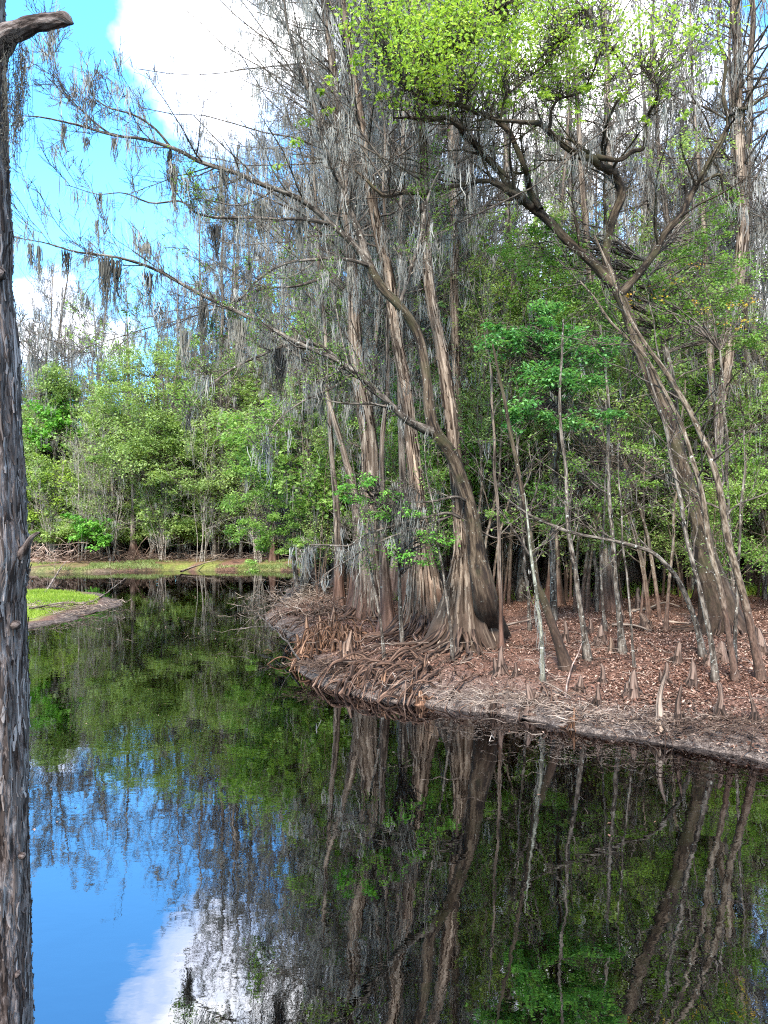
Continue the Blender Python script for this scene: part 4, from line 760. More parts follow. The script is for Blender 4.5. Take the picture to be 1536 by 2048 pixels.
leafy('bushy green evergreen shrub overhanging the water at the tip of the point', (596, 1172), [(585, 1100, 0, 4), (570, 1020, 0, 3.4), (560, 940, 0, 2.6), (560, 870, 0, 1.4)],
      [(560, 900, 28, 45, 50, 16), (600, 950, 29, 45, 50, 16), (540, 980, 28, 45, 40, 16), (590, 1030, 28, 45, 35, 14), (530, 1050, 27, 40, 30, 14), (520, 1095, 26.5, 32, 24, 10), (505, 1130, 26, 20, 18, 5), (640, 990, 30, 30, 40, 8), (480, 1000, 27, 40, 30, 10), (470, 1060, 26.5, 36, 22, 8), (500, 930, 27.5, 40, 34, 10), (600, 870, 29, 45, 40, 12), (620, 1085, 27, 40, 25, 8), (650, 900, 30, 40, 40, 8), (540, 840, 28, 40, 36, 10), (560, 1080, 27, 30, 25, 7)], 'lf_mid', .085, 90, 6, seed=5, name='evergreen_shrub', cat='shrub')
leafy('dark green leafy shrub crowding the right edge above the dark cypress foot', (1530, 1200), [(1525, 1050, 0, 4), (1520, 900, 0, 3), (1515, 780, 0, 2)],
      [(1500, 850, 20, 50, 40, 9), (1520, 930, 20, 50, 40, 9), (1480, 960, 20, 50, 30, 6), (1530, 780, 20, 40, 50, 7), (1490, 1000, 20, 40, 20, 4), (1420, 900, 20.5, 40, 25, 4), (1530, 1010, 20, 30, 30, 4)], 'lf_mid', .07, 60, 5, seed=6, name='shrub')
leafy('low airy sapling with drooping fine green leaves beside the leaning mottled tree', (1195, 1225), [(1190, 1130, 0, 4), (1180, 1040, 0, 3), (1160, 950, 0, 2)],
      [(1100, 980, 17.5, 60, 18, 9), (1150, 1010, 17.5, 60, 16, 9), (1090, 1040, 17.5, 50, 14, 6), (1210, 960, 17.5, 60, 20, 8), (1280, 900, 17.5, 60, 20, 8), (1300, 960, 17.5, 50, 18, 6), (1150, 920, 17.5, 60, 20, 7), (1230, 1010, 17.4, 40, 12, 4), (1000, 1030, 17.3, 50, 20, 6), (1240, 870, 17.5, 50, 20, 5), (1360, 930, 17.5, 50, 20, 6), (1410, 990, 17.5, 50, 20, 5)], 'lf_mid', .065, 50, 4, seed=7)
# across the river
leafy('bright green round topped tree across the river at far left', (112, 1098, 58), [(112, 1000, 0, 3.5), (110, 900, 0, 3), (112, 830, 0, 2)], [(112, 820, 58, 50, 22, 16), (90, 850, 58, 45, 22, 14), (135, 855, 58, 45, 22, 14), (100, 885, 58, 55, 16, 12), (75, 880, 57, 30, 25, 8)], 'lf_br', .3, 40, 4, seed=11, name='broadleaf_tree')
leafy('low bright green bush leaning over the far bank beside the pale root-fringed trunk', (205, 1122, 54), [(200, 1100, 0, 2.5), (195, 1070, 0, 2), (190, 1040, 0, 1.4)], [(190, 1045, 53, 40, 22, 16), (165, 1070, 53, 28, 18, 9), (215, 1068, 53, 28, 20, 10), (195, 1090, 52.5, 26, 12, 6), (140, 1030, 53, 20, 20, 4)], 'lf_br', .26, 34, 3, seed=12, name='bush', cat='bush')
leafy('tall green tree filling the middle of the far bank above the pale root-fringed trunk', (300, 1112, 55), [(325, 1000, 0, 5), (320, 880, 0, 4), (310, 760, 0, 2.5)], [(245, 730, 53.5, 50, 40, 20), (230, 780, 52.5, 50, 35, 16), (300, 700, 54.5, 55, 40, 18), (290, 800, 52.5, 60, 50, 24), (250, 880, 51.5, 60, 40, 26), (340, 760, 53.5, 50, 50, 18), (330, 860, 52.5, 60, 50, 24), (270, 920, 51.5, 60, 30, 20), (210, 900, 51.5, 40, 30, 12)], 'lf_sage', .18, 70, 5, seed=13, name='broadleaf_tree')
leafy('dense deep green tree on the far bank left of the evergreen shrub', (430, 1112, 55), [(425, 1000, 0, 5), (415, 880, 0, 4), (400, 760, 0, 2.5)], [(380, 700, 55, 45, 45, 12), (400, 780, 54, 60, 50, 20), (450, 740, 55, 60, 50, 16), (380, 880, 53, 60, 45, 24), (450, 860, 53, 60, 60, 22), (420, 960, 52, 60, 35, 18), (480, 920, 53, 50, 60, 18), (350, 960, 52, 50, 30, 14), (510, 820, 55, 50, 70, 18), (560, 760, 57, 60, 60, 16)], 'lf_sage', .18, 90, 5, seed=14, name='broadleaf_tree')
leafy('yellowish green willowy bush on the far bank next to the big foreground trunk', (60, 1120, 55), [(65, 1060, 0, 3), (75, 1000, 0, 2.4), (80, 930, 0, 1.6)], [(70, 980, 55, 50, 30, 14), (90, 930, 55, 45, 30, 12), (60, 1030, 54, 40, 24, 9), (110, 1000, 55, 40, 20, 8), (40, 930, 55, 40, 30, 9), (130, 960, 55, 30, 20, 6)], 'lf_yel', .22, 30, 3, seed=15, name='bush', cat='bush')
leafy('sparse grey twiggy tree with olive leaves beside the bright round topped tree', (190, 1112, 56), [(188, 1000, 0, 3), (190, 900, 0, 2.4), (195, 820, 0, 1.5)], [(180, 820, 56, 30, 30, 10), (200, 870, 56, 40, 30, 12), (170, 900, 56, 35, 25, 10), (210, 810, 57, 25, 30, 8)], 'lf_ol', .16, 10, 3, seed=16, name='twiggy_tree')

# ------------------------------------------------------------------ cypress knees, each its own
def knee(px, py, hpx, wpx, label, mat='knee', lean=0, nr=4, two=0, knob=0):
    global R; R = np.random.default_rng(int(px*7+py)); g = gpt(px, py); s = g[1]/F; h = hpx*s*.92; w = wpx*s*.64
    root = empty('cypress_knee', g, label, 'cypress knee', 'cypress knees on the right bank'); mb = MB()
    n = 26; t = np.linspace(0, 1, n)
    for k in range(1+two):
        hh = h*(1 if k == 0 else R.uniform(.5, .8)); off = 0 if k == 0 else R.choice([-1, 1])*w*R.uniform(.6, 1)
        z = -.1+t*(hh+.1); x = off*(.4+.6*t)+lean*hh*t**1.4+.06*hh*np.sin(t*5+px)*t
        prof = (1.0*np.exp(-t*5.5)+.5*(1-t)**.6+.12)*(1-np.clip((t-.93)/.07, 0, 1)*.75)
        if knob: prof = prof+.16*np.exp(-((t-.9)/.07)**2)
        P = np.stack([g[0]+x, g[1]+.05*np.cos(t*4+py)*hh*t+0*t, g[2]+z], -1)
        mb.tube(P, w*prof*(1 if k == 0 else .7), 30, lambda th, L, p: 1+.32*(np.abs(np.cos(th*3.5+px+.8*np.sin(L*4)))-.6)*np.exp(-L/(hh*.9))+(vn(np.stack([np.cos(th)*2+0*L, np.sin(th)*2+0*L, L*5+0*th], -1)+px)-.5)*.45)
        if k == 0: mb.build('spire', M[mat], root, g)
        else: mb.build('side_spire', M[mat], root, g)
        mb = MB()
    a0 = R.uniform(0, 360)
    roots(root, g, [(a0+i*360/max(nr, 1)+R.uniform(-35, 35), w*.3, max(.2, h*R.uniform(.3, .65)), max(.02, w*R.uniform(.35, .6)), min(.16, h*.28)) for i in range(nr)], mat)
    return root
KN = [(1277, 1222, 52, 17, 'smooth bottle shaped knee with a knobby head, below the lone grey cypress', 'knee', 0, 2, 0, 1), (1091, 1184, 44, 30, 'dark broad pointed knee farthest back near the moss coated stem', 'rootd', 0, 3, 0, 0),
 (1024, 1196, 50, 26, 'tall reddish knee in the green growth behind the leaning mottled tree', 'knee', 0, 3, 0, 0), (1131, 1283, 46, 16, 'slim pale knee just left of the thin crooked sapling', 'knee', .05, 3, 0, 0),
 (1190, 1206, 40, 12, 'thin tall knee in the grassy strip left of the bottle shaped knee', 'knee', 0, 2, 0, 0), (1201, 1290, 44, 26, 'cone shaped knee right of the thin crooked sapling', 'knee', .1, 4, 0, 0),
 (1180, 1264, 30, 14, 'small upright knee tucked behind the thin crooked sapling', 'knee', 0, 3, 0, 0), (1223, 1307, 36, 20, 'dark stubby knee at the foot of the straight brown sapling', 'rootd', -.1, 4, 0, 0),
 (1210, 1258, 26, 22, 'low broken looking knee behind the cone shaped knee', 'knee', -.2, 3, 0, 0), (1293, 1256, 34, 26, 'stump like dark knee with a bent tip near the fallen pole', 'rootd', -.4, 5, 0, 0),
 (1351, 1326, 46, 22, 'reddish knee leaning right in the open leaf litter', 'knee', .25, 4, 0, 0), (1443, 1322, 44, 34, 'wide weathered knee between the dark bent sapling and the pale edge sapling', 'knee', 0, 3, 1, 0),
 (1418, 1330, 50, 22, 'pale slanting knee close left of the wide weathered knee', 'knee', .15, 4, 0, 0), (1205, 1370, 48, 18, 'dark topped knee standing before the open litter in mid bank', 'knee', -.05, 3, 0, 0),
 (1264, 1396, 62, 30, 'big knee with spreading clawed roots in mid bank', 'knee', .12, 7, 1, 0), (1330, 1368, 48, 20, 'brown knee right behind the tall pale post like knee', 'knee', .05, 3, 1, 0),
 (1382, 1372, 56, 24, 'leaning pointed knee with a curved back, right of mid bank', 'knee', .15, 4, 0, 0), (1322, 1456, 122, 17, 'tallest knee, a pale upright post at the muddy edge', 'dead', .02, 4, 0, 0),
 (1360, 1450, 92, 16, 'slim grey knee with forked feet beside the tallest pale knee', 'knee', -.04, 5, 0, 0), (1437, 1440, 84, 20, 'stout reddish grey knee standing in the mud near the right', 'knee', 0, 4, 0, 1),
 (1508, 1446, 74, 14, 'thin knee on long stilt roots at the right edge of the mud', 'knee', -.1, 6, 0, 0), (1194, 1412, 48, 16, 'knee with one long root trailing down toward the water', 'knee', .12, 4, 0, 0),
 (1160, 1384, 36, 24, 'brown triangular knee in front of the dark topped knee', 'knee', 0, 4, 0, 0), (1143, 1452, 42, 12, 'orange brown stilted knee at the very water edge', 'rooto', .2, 5, 0, 0),
 (1062, 1410, 46, 26, 'pale cluster of small spires above the sandy edge', 'knee', -.1, 6, 1, 0), (985, 1418, 44, 12, 'bleached thin knee on wiry roots at the sandy edge', 'knee', 0, 6, 1, 0),
 (1000, 1346, 60, 22, 'tall ribbed knee in front of the dark fluted cypress', 'knee', .1, 6, 1, 0), (1030, 1352, 30, 12, 'small curved knee right of the tall ribbed knee', 'knee', .1, 3, 0, 0),
 (842, 1402, 24, 24, 'little orange cone at the water edge', 'rooto', 0, 4, 0, 0), (768, 1372, 32, 12, 'orange forked knee among the shore roots', 'rooto', .15, 5, 1, 0),
 (820, 1388, 36, 9, 'thin tan knee beside the little orange cone', 'rooto', .1, 5, 0, 0), (716, 1372, 26, 8, 'thin upright peg at the dark mud edge left of the shore roots', 'rooto', 0, 3, 0, 0),
 (850, 1345, 42, 10, 'pair of thin spires rising from the roots of the orange brown cypress', 'root', .05, 4, 1, 0), (618, 1278, 50, 14, 'orange brown knee leaning out over the water, leftmost of the root tangle', 'rooto', -.15, 6, 0, 0),
 (640, 1272, 46, 14, 'dark orange knee second from the left in the root tangle', 'rooto', 0, 6, 1, 0), (664, 1258, 50, 16, 'upright brown knee at the back of the root tangle', 'root', .05, 5, 1, 0), (700, 1318, 64, 24, 'tall ribbed brown knee at the right of the root tangle', 'root', 0, 8, 1, 0),
 (600, 1300, 30, 12, 'low orange knee at the waterline below the root tangle', 'rooto', -.3, 5, 0, 0), (1520, 1310, 60, 30, 'broad weathered knee behind the pale edge sapling', 'knee', 0, 3, 0, 0), (1245, 1240, 22, 14, 'short knee beside the straight brown sapling far back', 'knee', 0, 2, 0, 0)]
for k in KN: knee(*k)
# the root tangle on the bank left of the orange brown cypress
def tangle(name, label, cat, px, py, n, mat, az, L, r, spread, seed, arch=.2):
    global R; R = np.random.default_rng(seed); g = gpt(px, py); root = empty(name, g, label, cat)
    for _ in range(n):
        b = g+np.array([R.normal()*spread[0], R.normal()*spread[1], 0])
        if float(ground(b[0], b[1])) < .04: continue
        roots(root, b, [(R.uniform(*az), .02, R.uniform(*L), r[0]*.6+(r[1]-r[0]*.6)*R.random()**2.2, 0)], mat, g, arch)
    return root
tangle('root_tangle', 'tangle of orange brown roots spilling down the bank at the tip of the point', 'roots', 650, 1288, 100, 'rooto', (185, 300), (.5, 1.6), (.03, .08), (.55, .8), 41, .55)
tangle('root_tangle', 'pale thin roots fanning over the sandy water edge below the lichen coated stem', 'roots', 1030, 1395, 40, 'root', (190, 330), (.4, 1.3), (.01, .03), (1.1, .35), 42)
tangle('root_tangle', 'dark tangled roots between the tall leftmost cypress and the bank edge', 'roots', 625, 1225, 80, 'rootd', (170, 290), (.6, 1.8), (.02, .05), (.7, 1.8), 43)
tangle('root_tangle', 'long roots running down to the water between the orange brown and dark cypresses', 'roots', 790, 1340, 75, 'root', (190, 260), (.8, 2.6), (.025, .075), (.8, .6), 44, .3)
tangle('root_tangle', 'small roots and snags lying on the grey mud at the right', 'roots', 1400, 1440, 50, 'rootd', (150, 330), (.3, 1.0), (.008, .022), (1.4, .35), 45)

# ------------------------------------------------------------------ fallen wood and brush
def log(label, pts, r, mat='dead', name='fallen_branch', cat='branch', forks=2, seed=0):
    """pts: photo pixels on the ground or water; lift over it in metres third"""
    global R; R = np.random.default_rng(seed+700); C = []
    for p in pts:
        g = gpt(p[0], p[1]) if len(p) < 4 else np.array([*W(p[0], p[1], p[3])]); C.append(g+np.array([0, 0, max(0, -g[2]) + (p[2] if len(p) < 4 else 0)]))
    P = wob(spline(C, 30), .04, 1.5); o = P[0].copy(); rr = r*np.linspace(1, .35, 30); a = MB(); a.tube(P, rr, 8, lambda th, L, p: 1+(vn(np.stack([np.cos(th)+0*L, np.sin(th)+0*L, L*4+0*th], -1)*2)-.5)*.4)
    root = empty(name, o, label, cat); a.build('stem', M[mat], root, o)
    if forks:
        Q, rq = grow(P[None], rr[None], forks, .45, (25, 60), .1, 8, .2, .5, .25, .005, .2, 1.8)
        for k in range(forks): b = MB(); b.tube(Q[k], rq[k], 6); b.build('side_branch', M[mat], root, o)
log('pale forked dead branch lying on the far bank by the water', [(362, 1139, .1), (400, 1132, .15), (440, 1124, .25)], .07, forks=3, seed=1)
log('grey dead branch sticking up from the water behind the grassy spit', [(90, 1186, .0), (130, 1172, .25), (165, 1160, .6)], .05, forks=4, seed=2)
log('long thin dead branch lying across the grassy spit', [(60, 1222, .08), (130, 1210, .08), (190, 1203, .06), (255, 1206, .03)], .035, forks=2, seed=3)
log('dark stick floating just off the grassy spit', [(150, 1228, .0), (180, 1232, .01), (206, 1238, .0)], .03, mat='rootd', forks=0, seed=4)
log('short brown stick lying on the near side of the grassy spit', [(56, 1214, .06), (120, 1218, .06), (160, 1212, .06)], .03, forks=2, seed=5)
log('bare dark branch reaching out over the water from the root tangle', [(600, 1345, .25), (560, 1338, .35), (515, 1320, .5), (470, 1360, .15)], .022, mat='twig', forks=4, seed=6)
log('thin bare twig angling into the water left of the root tangle', [(590, 1290, .25), (545, 1296, .2), (505, 1310, .1), (480, 1318, 0)], .018, mat='twig', forks=4, seed=7)
log('pale curved pole lying on the litter beside the bottle shaped knee', [(1258, 1228, .06), (1300, 1222, .08), (1330, 1214, .1), (1360, 1218, .06)], .05, forks=1, seed=8)
log('pinkish stick leaning on the litter right of the dark swollen footed sapling', [(1130, 1400, .03), (1140, 1360, .1), (1168, 1312, .35)], .018, mat='deadp', forks=0, seed=9)
log('grey fallen pole stretched across the middle of the litter flat', [(1225, 1254, .06), (1270, 1258, .06), (1305, 1266, .05)], .045, forks=1, seed=10)
log('thin fallen limb lying before the foot of the dark oak', [(1325, 1246, .05), (1360, 1250, .06), (1400, 1246, .05)], .035, forks=1, seed=11)
log('mossy log lying far back on the flat behind the knees', [(1035, 1174, .12), (1100, 1170, .14), (1190, 1167, .12)], .1, mat='limb', forks=1, seed=12)
log('dark fallen trunk deep in the woods beyond the green growth', [(1080, 1123, .3), (1150, 1126, .3), (1200, 1128, .25)], .16, mat='limb', forks=2, seed=13)
log('pale dead stick slanting down the bank by the sandy edge', [(1085, 1375, .1), (1120, 1390, .06), (1150, 1402, .03)], .018, forks=1, seed=14)
log('dark snag lying half in the mud at the right water edge', [(1350, 1478, .06), (1385, 1462, .1), (1415, 1445, .12)], .03, mat='rootd', forks=2, seed=15)
log('fallen grey limb behind the tall leftmost cypress', [(640, 1195, .3), (700, 1185, .35), (790, 1190, .3), (830, 1176, .3)], .06, forks=3, seed=16)
log('thin pale branch leaning out from the dark cypress foot to the right', [(1008, 1270, .2), (1060, 1262, .25), (1085, 1252, .2)], .03, forks=2, seed=17)
def brush(label, px, py, n, L, r, spread, mat, seed, lift=.35, name='brush_pile'):
    global R; R = np.random.default_rng(seed+800); g = gpt(px, py); mb = MB(); sticks(mb, g+np.array([0, 0, .12]), n, L, r, spread, lift); o = put(mb, name, M[mat], label, 'brush pile', g); o['kind'] = 'stuff'
brush('heap of dead grey twigs covering the tip of the point behind the root tangle', 625, 1195, 420, 1.1, .012, (.9, 3.2, .16), 'dead', 1)
brush('dark snags and sticks heaped at the foot of the tall leftmost cypress', 690, 1230, 160, 1.2, .016, (.8, 1.2, .14), 'rootd', 2)
brush('heap of pale pinkish dead branches between the foreground trunk and the far bank', 75, 1150, 330, 2.4, .025, (2.0, 3.4, .5), 'deadp', 3, .5)
brush('bundle of pale dead branches around the foot of the pale trunk on the far bank', 270, 1098, 130, 3.0, .03, (1.1, 1.0, .5), 'deadp', 4, .4)
brush('dark rooty snags along the far bank below the low bright green bush', 215, 1125, 240, 1.6, .03, (2.4, .9, .3), 'rootd', 5, .6)
brush('strewn grey driftwood along the far bank right of the pale trunk', 370, 1118, 260, 2.0, .022, (4.2, 1.0, .15), 'dead', 6, .15)
brush('tangle of pale dead limbs on the far bank before the dense deep green tree', 425, 1090, 110, 2.6, .03, (1.6, 1.5, .6), 'dead', 7, .6)
brush('scattered small twigs on the open litter flat', 1230, 1300, 260, .8, .007, (3.4, 3.2, .01), 'dead', 8, .04, 'twig_scatter')

brush('dead sticks strewn over the grassy spit', 85, 1216, 70, 1.6, .012, (1.6, 1.0, .01), 'dead', 9, .04, 'stick_scatter')
brush('pale driftwood sticks along the muddy edge of the grassy spit', 165, 1224, 46, .9, .012, (.4, 1.3, .01), 'dead', 10, .03, 'stick_scatter')
brush('twigs and root scraps along the muddy rim at the far right', 1450, 1468, 260, .5, .007, (.8, .35, .01), 'rootd', 11, .12, 'stick_scatter')
brush('twigs and root scraps along the muddy rim below the tallest pale knee', 1260, 1440, 260, .5, .007, (.9, .4, .01), 'dead', 12, .1, 'stick_scatter')
brush('pale twigs washed up on the sandy edge below the tall ribbed knee', 1010, 1408, 220, .5, .006, (.7, .4, .01), 'dead', 13, .1, 'stick_scatter')
brush('dark sodden twigs at the undercut edge below the root tangle', 665, 1342, 220, .6, .01, (.4, .35, .03), 'rootd', 14, .15, 'stick_scatter')
# trunks on the far bank
H('pale pink trunk with a fringe of dead roots standing on the far bank', (268, 1116), [(267, 1090, 55, 7), (266, 1050, 55, 5.5), (265, 1000, 55, 4.6), (262, 900, 55, 4.2), (258, 780, 55, 3.6), (254, 640, 55, 2.4), (252, 560, 55, .8)], 'cypg', rb=11, flare=(.8, .6), limbs=36, t0=.7, seed=40, moss=1.0)
for k, (px, py, r) in enumerate([(370, 1112, 3.5), (415, 1108, 5), (440, 1108, 7), (475, 1106, 4), (392, 1106, 3), (120, 1110, 4.5), (150, 1112, 3), (500, 1108, 4), (335, 1106, 5)]):
    dl = [-8, 6, -4, 3, 10, 2, -5, 4, 0][k]
    H(['thin crooked grey trunk', 'dark leaning trunk', 'reddish brown flared trunk', 'slim pale trunk', 'slender trunk leaning right', 'grey trunk with broad foot', 'slim dark trunk', 'brown trunk half hidden by evergreen leaves', 'dark stout trunk'][k]+' on the far bank, '+['second right of the pale pink trunk', 'left of the reddish flared one', 'widest of those at the right', 'right of the widest one', 'between the crooked and the dark leaning ones', 'nearest the foreground trunk', 'left of the low bright bush', 'farthest right', 'next right of the pale pink trunk'][k],
      (px, py), [(px+dl*.3, py-40, 0, r*.8), (px+dl, py-110, 0, r*.65), (px+dl*1.5, py-220, 0, r*.6), (px+dl*1.7, py-380, 0, r*.4), (px+dl*2, py-520, 0, .6)], ['cypg', 'cyp', 'cyp', 'pink', 'cypg', 'cypg', 'cyp', 'cyp', 'cyp'][k], rb=r*1.5, flare=(.5, .6), limbs=30, t0=.7, seed=50+k, moss=1.2)

# ------------------------------------------------------------------ the crowded wood
CY = [t_cypress(61, 23, .26, 46, 1.3), t_cypress(62, 20, .2, 40, 1.2), t_cypress(63, 25, .3, 50, 1.4), t_cypress(64, 18, .16, 38, 1.2, 'cyp'), t_cypress(65, 22, .22, 46, 1.3, 'cyp')]
s1 = spots(165, 21, 70, 520, 1900, 1.7, 5, lambda x, y: y > 25 or x > 1, HERO)
scatter(CY, s1, 'slender grey moss-hung cypress, one of the crowd deep in the wood behind the right bank', 'moss-hung cypresses crowded in the wood behind the right bank', .8, 1.15)
CF = [t_cypress(66, 19, .2, 44, 1.5), t_cypress(67, 17, .18, 40, 1.5), t_cypress(68, 21, .24, 46, 1.5)]
s2 = spots(95, 57, 92, -250, 640, 1.9, 6, lambda x, y: True, HERO)
scatter(CF, s2, 'slender grey moss-hung cypress, one of the crowd in the far wood across the river', 'moss-hung cypresses in the far wood across the river', .85, 1.15)
CM = [t_cypress(161, 29, .27, 64, 2.2, big=1), t_cypress(162, 31, .3, 70, 2.2, big=1), t_cypress(163, 27, .24, 60, 2.2, big=1)]
s1b = [(-1.6, 30), (-2.2, 34.2), (-1.0, 36.8), (-1.9, 39), (.2, 33), (1.0, 39.5), (.9, 28.2), (2.6, 31.5), (-.6, 41.5), (3.2, 36)]
scatter(CM, s1b, 'towering cypress thickly hung with long grey moss on the narrow point behind the big cypresses', 'towering moss-draped cypresses on the point', .9, 1.1)
s1c = spots(9, 58.5, 66, 400, 640, 2.2, 12, None, HERO)
CB = [t_cypress(164, 31, .3, 66, 2.2, big=1), t_cypress(165, 28, .28, 60, 2.2, big=1)]
scatter(CB, s1c, 'towering cypress thickly hung with long grey moss on the far bank', 'towering moss-draped cypresses on the far bank', .9, 1.15)
UT = [t_under(71, 9, 5, 22, .1, 'lf_mid', moss=1), t_under(72, 11, 5, 18, .1, 'lf_dk', moss=1), t_under(73, 7, 6, 16, .09, 'lf_sage', moss=1), t_under(74, 13, 5, 20, .1, 'lf_sage', moss=1), t_under(75, 5, 7, 18, .09, 'lf_mid'), t_under(79, 12, 5, 22, .1, 'lf_mid', moss=1)]
s3 = spots(135, 21.5, 58, 540, 1750, 1.8, 7, lambda x, y: y > 25 or x > .6, HERO)
scatter(UT, s3, 'thin many-stemmed young tree with sparse leaves in the wood behind the right bank', 'thin young trees filling the wood behind the right bank', .8, 1.25)
UF = [t_under(76, 9, 6, 10, .2, 'lf_sage', moss=1), t_under(77, 14, 6, 10, .2, 'lf_sage', moss=1), t_under(78, 6, 7, 7, .18, 'lf_mid')]
s4 = spots(70, 53.5, 80, -150, 640, 2.2, 8, lambda x, y: True, HERO)
scatter(UF, s4, 'thin many-stemmed young tree with pale leaves, one of those on the far bank', 'thin young trees on the far bank', .8, 1.3)
LT = [t_leafy(81, 10, 3.0, .16, 'lf_mid', moss=1), t_leafy(82, 8, 2.6, .16, 'lf_dk'), t_leafy(83, 13, 3.0, .16, 'lf_mid', moss=1), t_leafy(84, 6, 2.2, .14, 'lf_mid'), t_leafy(88, 12, 2.8, .16, 'lf_sage', moss=1)]
s5 = spots(72, 24, 66, 560, 1700, 2.5, 9, lambda x, y: y > 27 or x > 2.5, HERO)
scatter(LT, s5, 'leafy green broadleaf tree standing among the grey cypresses behind the right bank', 'leafy trees among the cypresses behind the right bank', .8, 1.2)
LP = [t_leafy(94, 9, 2.6, .15, 'lf_mid', moss=1, nc=20), t_leafy(95, 12, 2.6, .15, 'lf_sage', moss=1, nc=20), t_leafy(96, 6, 2.2, .14, 'lf_dk', nc=20)]
LF = [t_leafy(85, 11, 3.2, .17, 'lf_mid', moss=1, per=90), t_leafy(86, 9, 3.0, .17, 'lf_fr', moss=1, per=90), t_leafy(87, 13, 3.6, .17, 'lf_sage', moss=2, nb=13, per=80), t_leafy(97, 11, 3.4, .17, 'lf_fr', moss=2, nb=12, per=42, nc=34), t_leafy(98, 13, 3.4, .17, 'lf_sage', moss=1, nb=13, per=80)]
s5b = [(-3.0, 29), (-2.4, 33), (-3.2, 37), (-1.4, 34.5), (-1.2, 39), (.4, 30.5), (.2, 36), (1.8, 29.5), (1.6, 34), (-2.6, 41)]
scatter(LP, s5b, 'leafy green tree hemmed in between the moss-draped cypresses on the narrow point', 'leafy trees on the narrow point', .85, 1.25)
s6 = spots(60, 55, 80, -150, 640, 3.5, 10, lambda x, y: True, HERO)
scatter(LF, s6, 'leafy green broadleaf tree in the far wood across the river', 'leafy trees in the far wood across the river', .8, 1.2)

PT = [t_under(171, 8, 7, 2, .14, 'lf_fr', 'twigp', 'twiggy_shrub', moss=2), t_under(172, 11, 6, 2, .14, 'lf_fr', 'twigp', 'twiggy_shrub', moss=2)]
s8 = spots(22, 53.2, 60, 40, 600, 1.8, 15, None, HERO)
scatter(PT, s8, 'pale bare twiggy shrub with wisps of grey moss along the far bank', 'pale twiggy shrubs along the far bank', .8, 1.3)
UN = [t_under(173, 9, 4, 26, .085, 'lf_fr', moss=1), t_under(174, 11, 4, 24, .085, 'lf_sage', moss=1), t_under(175, 7, 4, 26, .08, 'lf_fr'), t_under(176, 5, 4, 22, .075, 'lf_mid')]
s9 = spots(38, 18.5, 34, 950, 1640, 1.4, 16, None, HERO)
scatter(UN, s9, 'airy young tree with fresh yellow green leaves near the front of the right-hand wood', 'fresh green young trees at the front of the right-hand wood', .75, 1.2)
s9b = spots(16, 22.5, 44, 600, 950, 1.5, 17, lambda x, y: y > 25 or x > -.5, HERO)
UP = [t_under(177, 10, 4, 24, .085, 'lf_fr', moss=1), t_under(178, 7, 5, 24, .085, 'lf_mid', moss=1)]
scatter(UP, s9b, 'airy young tree with fresh green leaves behind the row of big cypresses', 'fresh green young trees behind the row of big cypresses', .75, 1.2)
BS = [t_leafy(91, 4.5, 2.2, .14, 'lf_fr', name='bank_shrub', per=70), t_leafy(92, 6, 2.4, .14, 'lf_sage', per=70, name='bank_shrub', moss=1), t_leafy(93, 3.6, 2.0, .14, 'lf_fr', name='bank_shrub', per=70)]
for b_ in BS: b_['category'] = 'shrub'
s7 = spots(20, 55.8, 60, 40, 600, 1.9, 14, None, HERO)
scatter(BS, s7, 'pale green leafy shrub in the row along the far bank across the river', 'pale green shrubs along the far bank', .8, 1.3)
def far_wood():
    global R; R = np.random.default_rng(90); mb = MB(); N = 62000
    th = R.uniform(-1.0, 1.0, N); d = R.uniform(88, 135, N); x = np.tan(th*.75)*d; y = d
    top = 9+5*fbm(np.stack([x*.12, y*.05, x*0], -1))
    z = R.random(N)**1.2*top; k = vn(np.stack([x*.35, z*.35, y*.1], -1)) > .38
    mb.leaves(np.stack([x, y, z+.6], -1)[k], .75, .3, .6, .3, vn(np.stack([x, y, z], -1)[k]*.3))
    o = mb.build('far_wood', M['lf_mid'], None, smooth=False, kind='stuff'); tag(o, 'dark mass of far off woodland closing the view behind the crowded trunks', 'woodland')
far_wood()

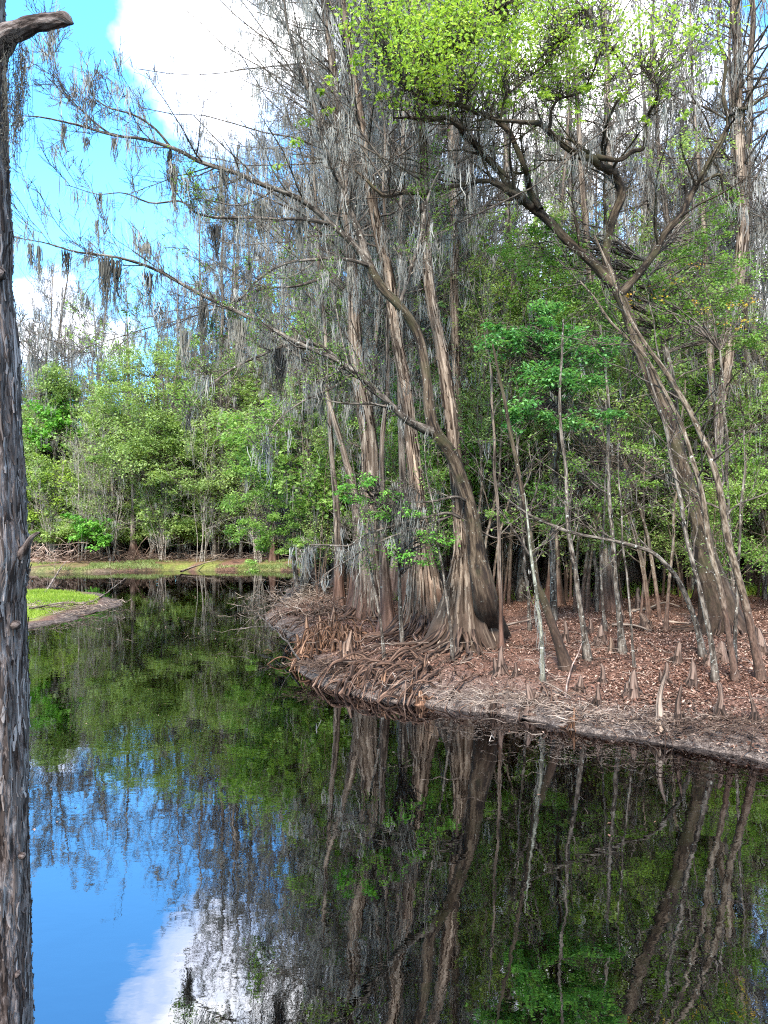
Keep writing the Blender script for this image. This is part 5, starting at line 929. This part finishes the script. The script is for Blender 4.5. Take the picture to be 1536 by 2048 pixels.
# ------------------------------------------------------------------ litter, grass and low weeds
def litter():
    global R; R = np.random.default_rng(91); N = 300000
    y = 9.0+R.random(N)**1.5*26; px = R.uniform(520, 1720, N); x = (px-768)/F*y; z, dr, dl = ground(x, y, True)
    den = np.clip(dr*.55+.12, 0, 1)*np.clip(2.6*fbm(np.stack([x*.7, y*.7, x*0+6], -1), 3)-.62, .3, 1)
    k = (dr > .03) & (R.random(N) < den); C = np.stack([x, y, z+.012+R.random(N)*.02], -1)[k]
    mb = MB(); mb.leaves(C, np.where(R.random(len(C)) < .15, .085, .052), .86, .5, -.05, np.clip(R.normal(.42, .25, len(C))+.25*(fbm(C*.7, 2)-.5), 0, 1)); o = mb.build('leaf_litter', M['litter'], None, smooth=False, kind='stuff'); tag(o, 'reddish brown fallen leaves covering the right bank', 'leaf litter')
    N = 1500; y = R.uniform(5, 40, N); px = R.uniform(60, 1536, N); x = (px-768)/F*y; z, dr, dl = ground(x, y, True); q = fbm(np.stack([x*.5, y*.5, x*0], -1)); k = (z < -.05) & ((q > .6) | ((dr > -.9) & (R.random(N) < .8)))
    mb = MB(); mb.leaves(np.stack([x, y, x*0+.006], -1)[k], .05, 1.0, .5, 0, R.uniform(.3, 1, k.sum())); o = mb.build('floating_leaves', M['litter'], None, smooth=False, kind='stuff'); tag(o, 'scattered fallen leaves floating on the dark water', 'leaf litter')
litter()
def blades(name, mat, label, X, Y, h, w, seed):
    global R; R = np.random.default_rng(seed); N = len(X); z = ground(X, Y); B = np.stack([X, Y, z-.01], -1); h = h*R.uniform(.4, 1.2, N)
    az = R.uniform(0, 2*PI, N); S = np.stack([np.cos(az), np.sin(az), 0*az], -1)*w; D = np.stack([R.normal(0, .4, N), R.normal(0, .4, N), np.ones(N)], -1)*h[:, None]
    v = np.stack([B-S, B+S, B+D+S*.15, B+D-S*.15], 1); mb = MB(); mb.add(v, np.arange(4*N).reshape(N, 4), None, np.repeat(np.clip(vn(B*.9)*.7+R.random(N)*.3, 0, 1), 4))
    o = mb.build(name, M[mat], None, smooth=False, kind='stuff'); tag(o, label, 'grass')
def grasses():
    global R; R = np.random.default_rng(92); N = 90000
    y = R.uniform(21, 36, N); x = R.uniform(-24, -9.6, N); dl = sdf(x, y, LEFT); q = vn(np.stack([x*.7, y*.7, x*0], -1)); k = (dl > .55+q*.5) & (q+R.random(N)*.4 > .38)
    blades('short_grass', 'grass', 'bright yellow green grass on the low spit at left', x[k], y[k], .11, .012, 93)
    y = R.uniform(45, 58, N); x = R.uniform(-26, 3, N); dr = sdf(x, y, RIGHT); q = vn(np.stack([x*.4, y*.4, x*0+3], -1)); k = (dr > .3) & (dr < 3.4) & (q > .5)
    blades('bank_grass', 'weed', 'olive green grass along the far bank', x[k], y[k], .16, .02, 94)
    N = 110000; y = R.uniform(24, 60, N); x = R.uniform(-1, 24, N)*y/40; q = fbm(np.stack([x*.35, y*.35, x*0+2], -1)); k = q+R.random(N)*.12 > .5
    blades('ground_weeds', 'grass', 'patches of green low growth on the flat behind the right bank', x[k], y[k], .3, .016, 95)
grasses()

for o in sc.objects:
    if o.get('label') and len(o['label'].split()) > 16: print('LONG', len(o['label'].split()), o['label'])
